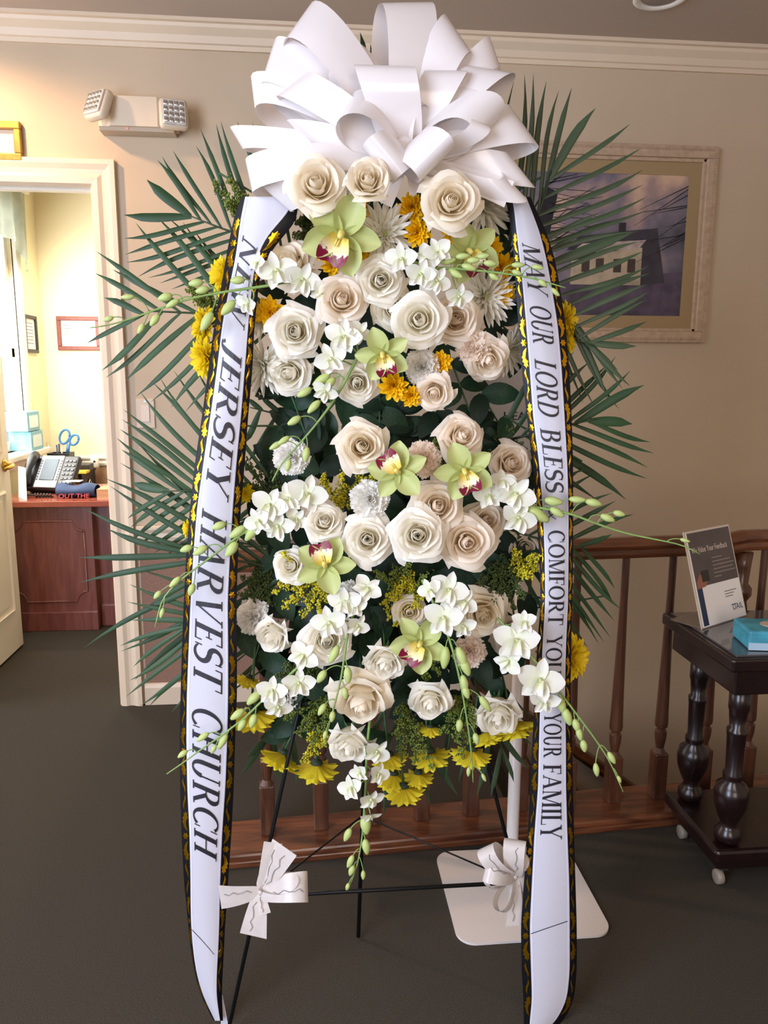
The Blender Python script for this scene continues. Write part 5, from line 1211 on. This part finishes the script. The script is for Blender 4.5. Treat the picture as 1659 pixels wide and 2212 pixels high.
for A_, B_, op in LOOPS:
    a, b_ = SP(*zpx(A_), A_[2]), SP(*zpx(B_), B_[2]); tip = (a+b_)/2; wv = b_-a; d = tip-BC; Ln = np.linalg.norm(d); n_ = unit(np.cross(wv, d))
    if n_@FW > 0: n_ = -n_
    G = np.zeros((37, 7, 3)); wl_ = np.linalg.norm(wv); tw = unit(np.cross(d, n_))
    if tw@wv < 0: tw = -tw
    for i, an in enumerate(np.linspace(0, 2*PI, 37)):
        f_ = (1-math.cos(an))/2; blend = f_**.7; wd_ = unit(wv)*blend+tw*(1-blend); wid = wl_*(.22+.78*math.sin(PI*i/36)**.55)
        c_ = BC+d*f_+n_*Ln*op*math.sin(an)*f_**.55
        for j_ in range(7):
            q = j_/6-.5; G[i, j_] = c_+wd_*q*wid+n_*.06*wl_*(.25-q*q)*math.sin(an)
    MB().grid(G).build('loop', m_satin, bw, True)
for pts, wpx in ((((872, 350), (850, 400), (828, 440)), 40), (((880, 350), (900, 385), (905, 415)), 44), (((880, 340), (1000, 380), (1100, 420)), 60)):
    P = bez([SP(x, y, -.05-.01*i) for i, (x, y) in enumerate(pts)], 12); d = unit(P[-1]-P[0]); sd_ = unit(np.cross(d, -FW)); mb = MB(); ribbon(None, P, wpx*mpp(P[0]), sd_, mb, lambda u: .5+.5*u); mb.build('tail', m_satin, bw, True)
MB().lathe([(.4, -.6), (.6, -.2), (.6, .2), (.4, .6)], 12, Matrix.Translation(Vector(BC-FW*.02))@Matrix.Scale(.035, 4)).build('knot', m_satin, bw, True)

# ================================================================ lettered sashes
GL = {}
TK, TN = .162, .054
def spine(P, W_):
    P = np.array(P, float); k = len(P); Lq, Rq = [], []
    for i in range(k):
        t = P[min(k-1, i+1)]-P[max(0, i-1)]; t /= np.linalg.norm(t)+1e-9; n = np.array([-t[1], t[0]]); Lq.append(P[i]+n*W_[i]/2); Rq.append(P[i]-n*W_[i]/2)
    return (Lq, Rq)
def seg(x0, y0, x1, y1, w_, n=5):
    t = np.linspace(0, 1, n); return ([np.array((x0+(x1-x0)*q-w_/2, y0+(y1-y0)*q)) for q in t], [np.array((x0+(x1-x0)*q+w_/2, y0+(y1-y0)*q)) for q in t])
def hb(xa, xb, ya, yb): return ([np.array((xa, ya)), np.array(((xa+xb)/2, ya)), np.array((xb, ya))], [np.array((xa, yb)), np.array(((xa+xb)/2, yb)), np.array((xb, yb))])
def arc(cx, cy, rx, ry, a0, a1, n=18, tk=TK, tn=TN):
    A = np.radians(np.linspace(a0, a1, n)); P = [(cx+(rx-tk/2)*math.cos(a), cy+(ry-tn/2)*math.sin(a)) for a in A]; return spine(P, [tn+(tk-tn)*abs(math.cos(a))**1.4 for a in A])
def sf(x, y, w_=.26): return hb(x-w_/2, x+w_/2, y-.02, y+.02)
def stem(x, w_=TK, y0=0, y1=1, b=True, t=True):
    o = [seg(x, y0, x, y1, w_)]
    if b: o.append(sf(x, y0+.02, w_+.15))
    if t: o.append(sf(x, y1-.02, w_+.15))
    return o
def tipv(x, y0, y1): return seg(x, y0, x, y1, .035, 3)
GL['I'] = (.34, stem(.17))
GL['L'] = (.66, stem(.20)+[hb(.15, .62, 0, .045), tipv(.61, 0, .24)])
GL['E'] = (.70, stem(.20)+[hb(.15, .64, 0, .045), hb(.15, .60, .955, 1), hb(.2, .48, .49, .53), tipv(.63, 0, .24), tipv(.59, .78, 1), tipv(.48, .40, .62)])
GL['F'] = (.64, stem(.20)+[hb(.15, .60, .955, 1), hb(.2, .48, .49, .53), tipv(.59, .78, 1), tipv(.48, .40, .62)])
GL['H'] = (.92, stem(.20)+stem(.72)+[hb(.2, .72, .49, .535)])
GL['T'] = (.76, stem(.38, t=False)+[hb(.04, .72, .955, 1), tipv(.05, .76, 1), tipv(.71, .76, 1)])
GL['N'] = (.96, stem(.18, .055)+stem(.76, .055, b=False)+[seg(.20, 1, .74, 0, .16)])
GL['M'] = (1.12, stem(.16, .055)+stem(.92)+[seg(.20, 1, .53, 0, .16), seg(.53, 0, .88, 1, .05)])
GL['A'] = (.88, [seg(.12, 0, .44, 1, .055), seg(.44, 1, .74, 0, .155), hb(.24, .62, .31, .35), sf(.12, .02, .22), sf(.74, .02, .30)])
GL['V'] = (.88, [seg(.14, 1, .44, 0, .155), seg(.44, 0, .74, 1, .055), sf(.14, .98, .30), sf(.74, .98, .22)])
GL['W'] = (1.26, [seg(.14, 1, .40, 0, .150), seg(.40, 0, .64, 1, .05), seg(.62, 1, .88, 0, .150), seg(.88, 0, 1.12, 1, .05), sf(.14, .98, .30), sf(.62, .98, .26), sf(1.12, .98, .22)])
GL['Y'] = (.84, stem(.42, y1=.5, t=False)+[seg(.12, 1, .42, .45, .155), seg(.72, 1, .42, .45, .055), sf(.12, .98, .30), sf(.72, .98, .22)])
GL['O'] = (.96, [arc(.48, .5, .45, .53, 0, 360, 30)])
GL['C'] = (.88, [arc(.46, .5, .43, .53, 48, 312, 26), tipv(.77, .70, .99), tipv(.77, .02, .24)])
GL['D'] = (.94, stem(.20)+[hb(.2, .42, 0, .045), hb(.2, .42, .955, 1), arc(.40, .5, .50, .50, -90, 90)])
GL['R'] = (.88, stem(.20)+[hb(.2, .42, .955, 1), hb(.2, .42, .47, .515), arc(.40, .735, .30, .265, -90, 90), seg(.42, .49, .74, 0, .16), sf(.76, .02, .22)])
GL['B'] = (.82, stem(.20)+[hb(.2, .42, .955, 1), hb(.2, .42, .50, .545), hb(.2, .42, 0, .045), arc(.40, .76, .27, .24, -90, 90), arc(.42, .265, .33, .265, -90, 90)])
GL['U'] = (.92, stem(.20, y0=.30, b=False)+stem(.72, .055, y0=.30, b=False)+[arc(.45, .32, .325, .34, 180, 360)])
GL['J'] = (.52, stem(.32, y0=.12, b=False)+[arc(.20, .12, .195, .26, -130, 0, 12), spine([(.07, -.02), (.10, .02), (.14, .0)], [.09, .10, .06])])
def s_glyph():
    a = np.radians(np.linspace(35, 270, 16)); b_ = np.radians(np.linspace(90, -145, 16)); P = [(.33+.235*math.cos(q), .755+.22*math.sin(q)) for q in a]+[(.33+.255*math.cos(q), .265+.25*math.sin(q)) for q in b_][1:]
    n = len(P); return [spine(P, [TN+(TK-TN)*max(0, math.sin(PI*i/(n-1)))**1.2 for i in range(n)]), tipv(.53, .76, .98), tipv(.09, .02, .26)]
GL['S'] = (.66, s_glyph())
GL['&'] = (.95, [spine(bez([(.90, .02), (.60, .1), (.2, .75), (.2, 1.05), (.5, 1.08), (.62, .75), (.2, .55), (-.05, .3), (.1, -.1), (.6, -.15), (.85, .5)], 26), [.05+.09*math.sin(PI*i/25)**2 for i in range(26)])])

m_band = mat('sash_white', 'cbcad3', .38, spec=.5, trans=.10, tcol='f0eef2'); m_border = mat('sash_black', '0c0b0f', .45, spec=.25); m_ink2 = mat('sash_ink', '1d1a22', .5); m_foil = mat('gold_foil', 'd9a11c', .22, metal=.95, spec=.6)
LS = np.array([(425, 522, 530, 632, 640), (450, 512, 525, 630, 645), (480, 503, 519, 602, 640), (510, 497, 516, 575, 612), (540, 491, 512, 560, 588), (570, 486, 507, 552, 570), (600, 481, 500, 546, 561), (700, 463, 481, 536, 550), (800, 450, 469, 528, 545), (900, 436, 455, 520, 536), (1000, 421, 440, 510, 529), (1100, 410, 426, 502, 520), (1200, 402, 418, 496, 514), (1300, 397, 412, 491, 511), (1400, 393, 408, 492, 512), (1500, 390, 404, 492, 512), (1600, 388, 403, 490, 508), (1700, 389, 405, 486, 505), (1800, 392, 410, 479, 500), (1900, 397, 412, 475, 493), (1950, 402, 412, 474, 490), (2000, 407, 413, 473, 486), (2050, 412, 417, 471, 484), (2100, 420, 424, 468, 481), (2150, 433, 438, 467, 479), (2210, 464, 467, 476, 482)], float)
RS = np.array([(425, 1090, 1105, 1136, 1146), (440, 1095, 1110, 1142, 1152), (500, 1105, 1116, 1165, 1180), (560, 1110, 1123, 1180, 1199), (620, 1114, 1130, 1191, 1209), (700, 1120, 1137, 1204, 1222), (800, 1127, 1145, 1213, 1230), (900, 1138, 1152, 1219, 1235), (1000, 1150, 1165, 1225, 1238), (1100, 1158, 1173, 1228, 1238), (1200, 1165, 1177, 1228, 1238), (1300, 1168, 1178, 1227, 1236), (1400, 1160, 1172, 1222, 1234), (1500, 1155, 1168, 1220, 1232), (1600, 1150, 1165, 1222, 1236), (1700, 1145, 1163, 1222, 1238), (1800, 1140, 1155, 1225, 1240), (1900, 1132, 1150, 1229, 1243), (2000, 1125, 1145, 1230, 1246), (2100, 1127, 1148, 1230, 1246), (2160, 1131, 1150, 1224, 1240), (2212, 1131, 1144, 1198, 1216), (2225, 1133, 1144, 1180, 1195)], float)
def smooth_rows(T):
    s = np.arange(T[0, 0], T[-1, 0]+1, 10.0); C_ = np.stack([np.interp(s, T[:, 0], T[:, c]) for c in range(1, 5)], 1)
    for _ in range(4): C_[1:-1] = (C_[:-2]+2*C_[1:-1]+C_[2:])/4
    return s, C_
class Sash:
    def __init__(q, T, vy, vv, bow_, wave): q.s, q.C = smooth_rows(T); q.vy, q.vv, q.bow, q.wave = vy, vv, bow_, wave
    def pt(q, s, t, lift=0.0):
        """t: -1..0 left border, 0..1 white band, 1..2 right border"""
        e = [np.interp(s, q.s, q.C[:, c]) for c in range(4)]
        x = e[0]+(e[1]-e[0])*(t+1) if t < 0 else (e[1]+(e[2]-e[1])*t if t <= 1 else e[2]+(e[3]-e[2])*(t-1))
        full = (x-e[0])/(e[3]-e[0]+1e-9); v = np.interp(s, q.vy, q.vv)+q.bow*(2*full-1)**2+q.wave*math.sin(s/130)*(full-.5)
        return SP(x, s, v-lift)
def make_sash(label, T, vy, vv, words, capt, slant, seed, crease, wave):
    S_ = Sash(T, vy, vv, .012, wave); s0, s1 = S_.s[0], S_.s[-1]; rows = np.arange(s0, s1+.1, 12); rows[-1] = s1
    t = thing('lettered_sash', label, 'sash', S_.pt(s1, .5), group='lettered sashes')
    def strip(nm, ta, tb_, m, n, lift=0):
        P = np.array([[S_.pt(s, ta+(tb_-ta)*j_/n, lift) for j_ in range(n+1)] for s in rows]); return MB().grid(P).build(nm, m, t, True)
    band = strip('white_band', -.04, 1.04, m_band, 8, .0008); bl = strip('black_border', -1, 0, m_border, 3); br = strip('black_border', 1, 2, m_border, 3)
    strip('edge_line', .015, .05, mat('sash_edge', 'dad8ea', .4), 1, .0012); strip('edge_line', .95, .985, mat('sash_edge', 'dad8ea', .4), 1, .0012)
    rs = random.Random(seed)
    # gold leaf ornament: leaf, rosette, mirrored leaf, two tendrils
    leaf = [(0, .85), (.10, .50), (.22, .28), (.38, .20), (.48, .02), (.56, .22), (.68, .08), (.74, .34), (.88, .28), (.90, .50), (1, .62), (.88, .74), (.92, .95), (.76, .84), (.66, .98), (.58, .76), (.42, .62), (.24, .66)]
    ros = [(.5+.5*math.cos(a)*(1 if k % 2 else .62), .5+.48*math.sin(a)*(1 if k % 2 else .62)) for k, a in enumerate(np.linspace(0, 2*PI, 13)[:-1])]
    ten = [(0, .45), (.25, .22), (.5, .30), (.75, .58), (1, .62), (.75, .80), (.5, .62), (.25, .48)]
    for side, ob, flip in ((-1, bl, False), (1, br, True)):
        s = s0+rs.uniform(20, 60) + 20
        while s < s1-60:
            for kind, ln, mir in (('leaf', 44, True), ('ros', 17, False), ('leaf', 44, False), ('ten', 34, False), ('ten', 34, True)):
                if s+ln > s1-20: s += ln+2; continue
                poly = {'leaf': leaf, 'ros': ros, 'ten': ten}[kind]; vs = []
                for a, c_ in poly:
                    a2 = 1-a if mir else a; c2 = 1-c_ if flip else c_; tt = (.10+.80*c2); vs.append(S_.pt(s+a2*ln, (-1+tt) if side < 0 else (1+tt), .0014))
                cen = S_.pt(s+ln*.5, (-.5 if side < 0 else 1.5), .0018); n = len(vs)
                MB().add(vs+[cen], [(i, (i+1) % n, n) for i in range(n)]).build('gold_leaf' if kind == 'leaf' else ('gold_rosette' if kind == 'ros' else 'gold_tendril'), m_foil, ob)
                s += ln+2
    for word, a0, a1 in words:
        sl = slant(a0); tot = sum(GL[c_][0] for c_ in word)-.04+sl; k = (a1-a0)/tot; x0 = 0
        for c_ in word:
            wd_, strips = GL[c_]; mb = MB()
            for Lq, Rq in strips:
                P = np.array([[S_.pt(a0+(x0+p[0]+sl*p[1])*k, capt[0]+(capt[1]-capt[0])*p[1], .0022) for p in (l_, r_)] for l_, r_ in zip(Lq, Rq)]); mb.grid(P)
            mb.build('letter', m_ink2, band); x0 += wd_
    (ya, ta), (yb, tb_) = crease; P = np.array([[S_.pt(ya+(yb-ya)*i/8+dy, ta+(tb_-ta)*i/8, .002) for dy in (-.7, .9)] for i in range(9)]); MB().grid(P).build('crease_shade', m_ink2, band)  # flat dark strip, the shade of the crease put into colour
    if seed == 1:
        q0, q1, q2, q3 = SP(478, 2150, -.07), SP(481, 2150, -.07), SP(493, 2214, -.075), SP(477, 2214, -.075)
        MB().add([q0, q1, q2, q3], [(0, 1, 2, 3)]).build('folded_tip', m_band, t)
    return S_
make_sash('left white sash with black and gold borders and large italic lettering', LS, [425, 600, 1000, 1600, 2210], [-.035, -.03, -.035, -.045, -.088],
  [('NEW', 503, 714), ('JERSEY', 728, 1084), ('HARVEST', 1094, 1500), ('CHURCH', 1520, 1862)], (.14, .86), lambda s: .42, 1, ((2008, .0), (2062, .84)), .012)
make_sash('right white sash with black and gold borders and smaller lettering', RS, [425, 600, 1000, 1600, 2225], [-.035, -.03, -.035, -.045, -.088],
  [('MAY', 522, 642), ('OUR', 656, 750), ('LORD', 773, 906), ('BLESS', 923, 1067), ('&', 1090, 1126), ('COMFORT', 1145, 1350), ('YOU', 1372, 1457), ('&', 1475, 1512), ('YOUR', 1540, 1636), ('FAMILY', 1650, 1812)], (.17, .83), lambda s: .34 if s < 800 else (.15 if s < 1100 else .0), 2, ((2017, .02), (1990, .95)), -.012)
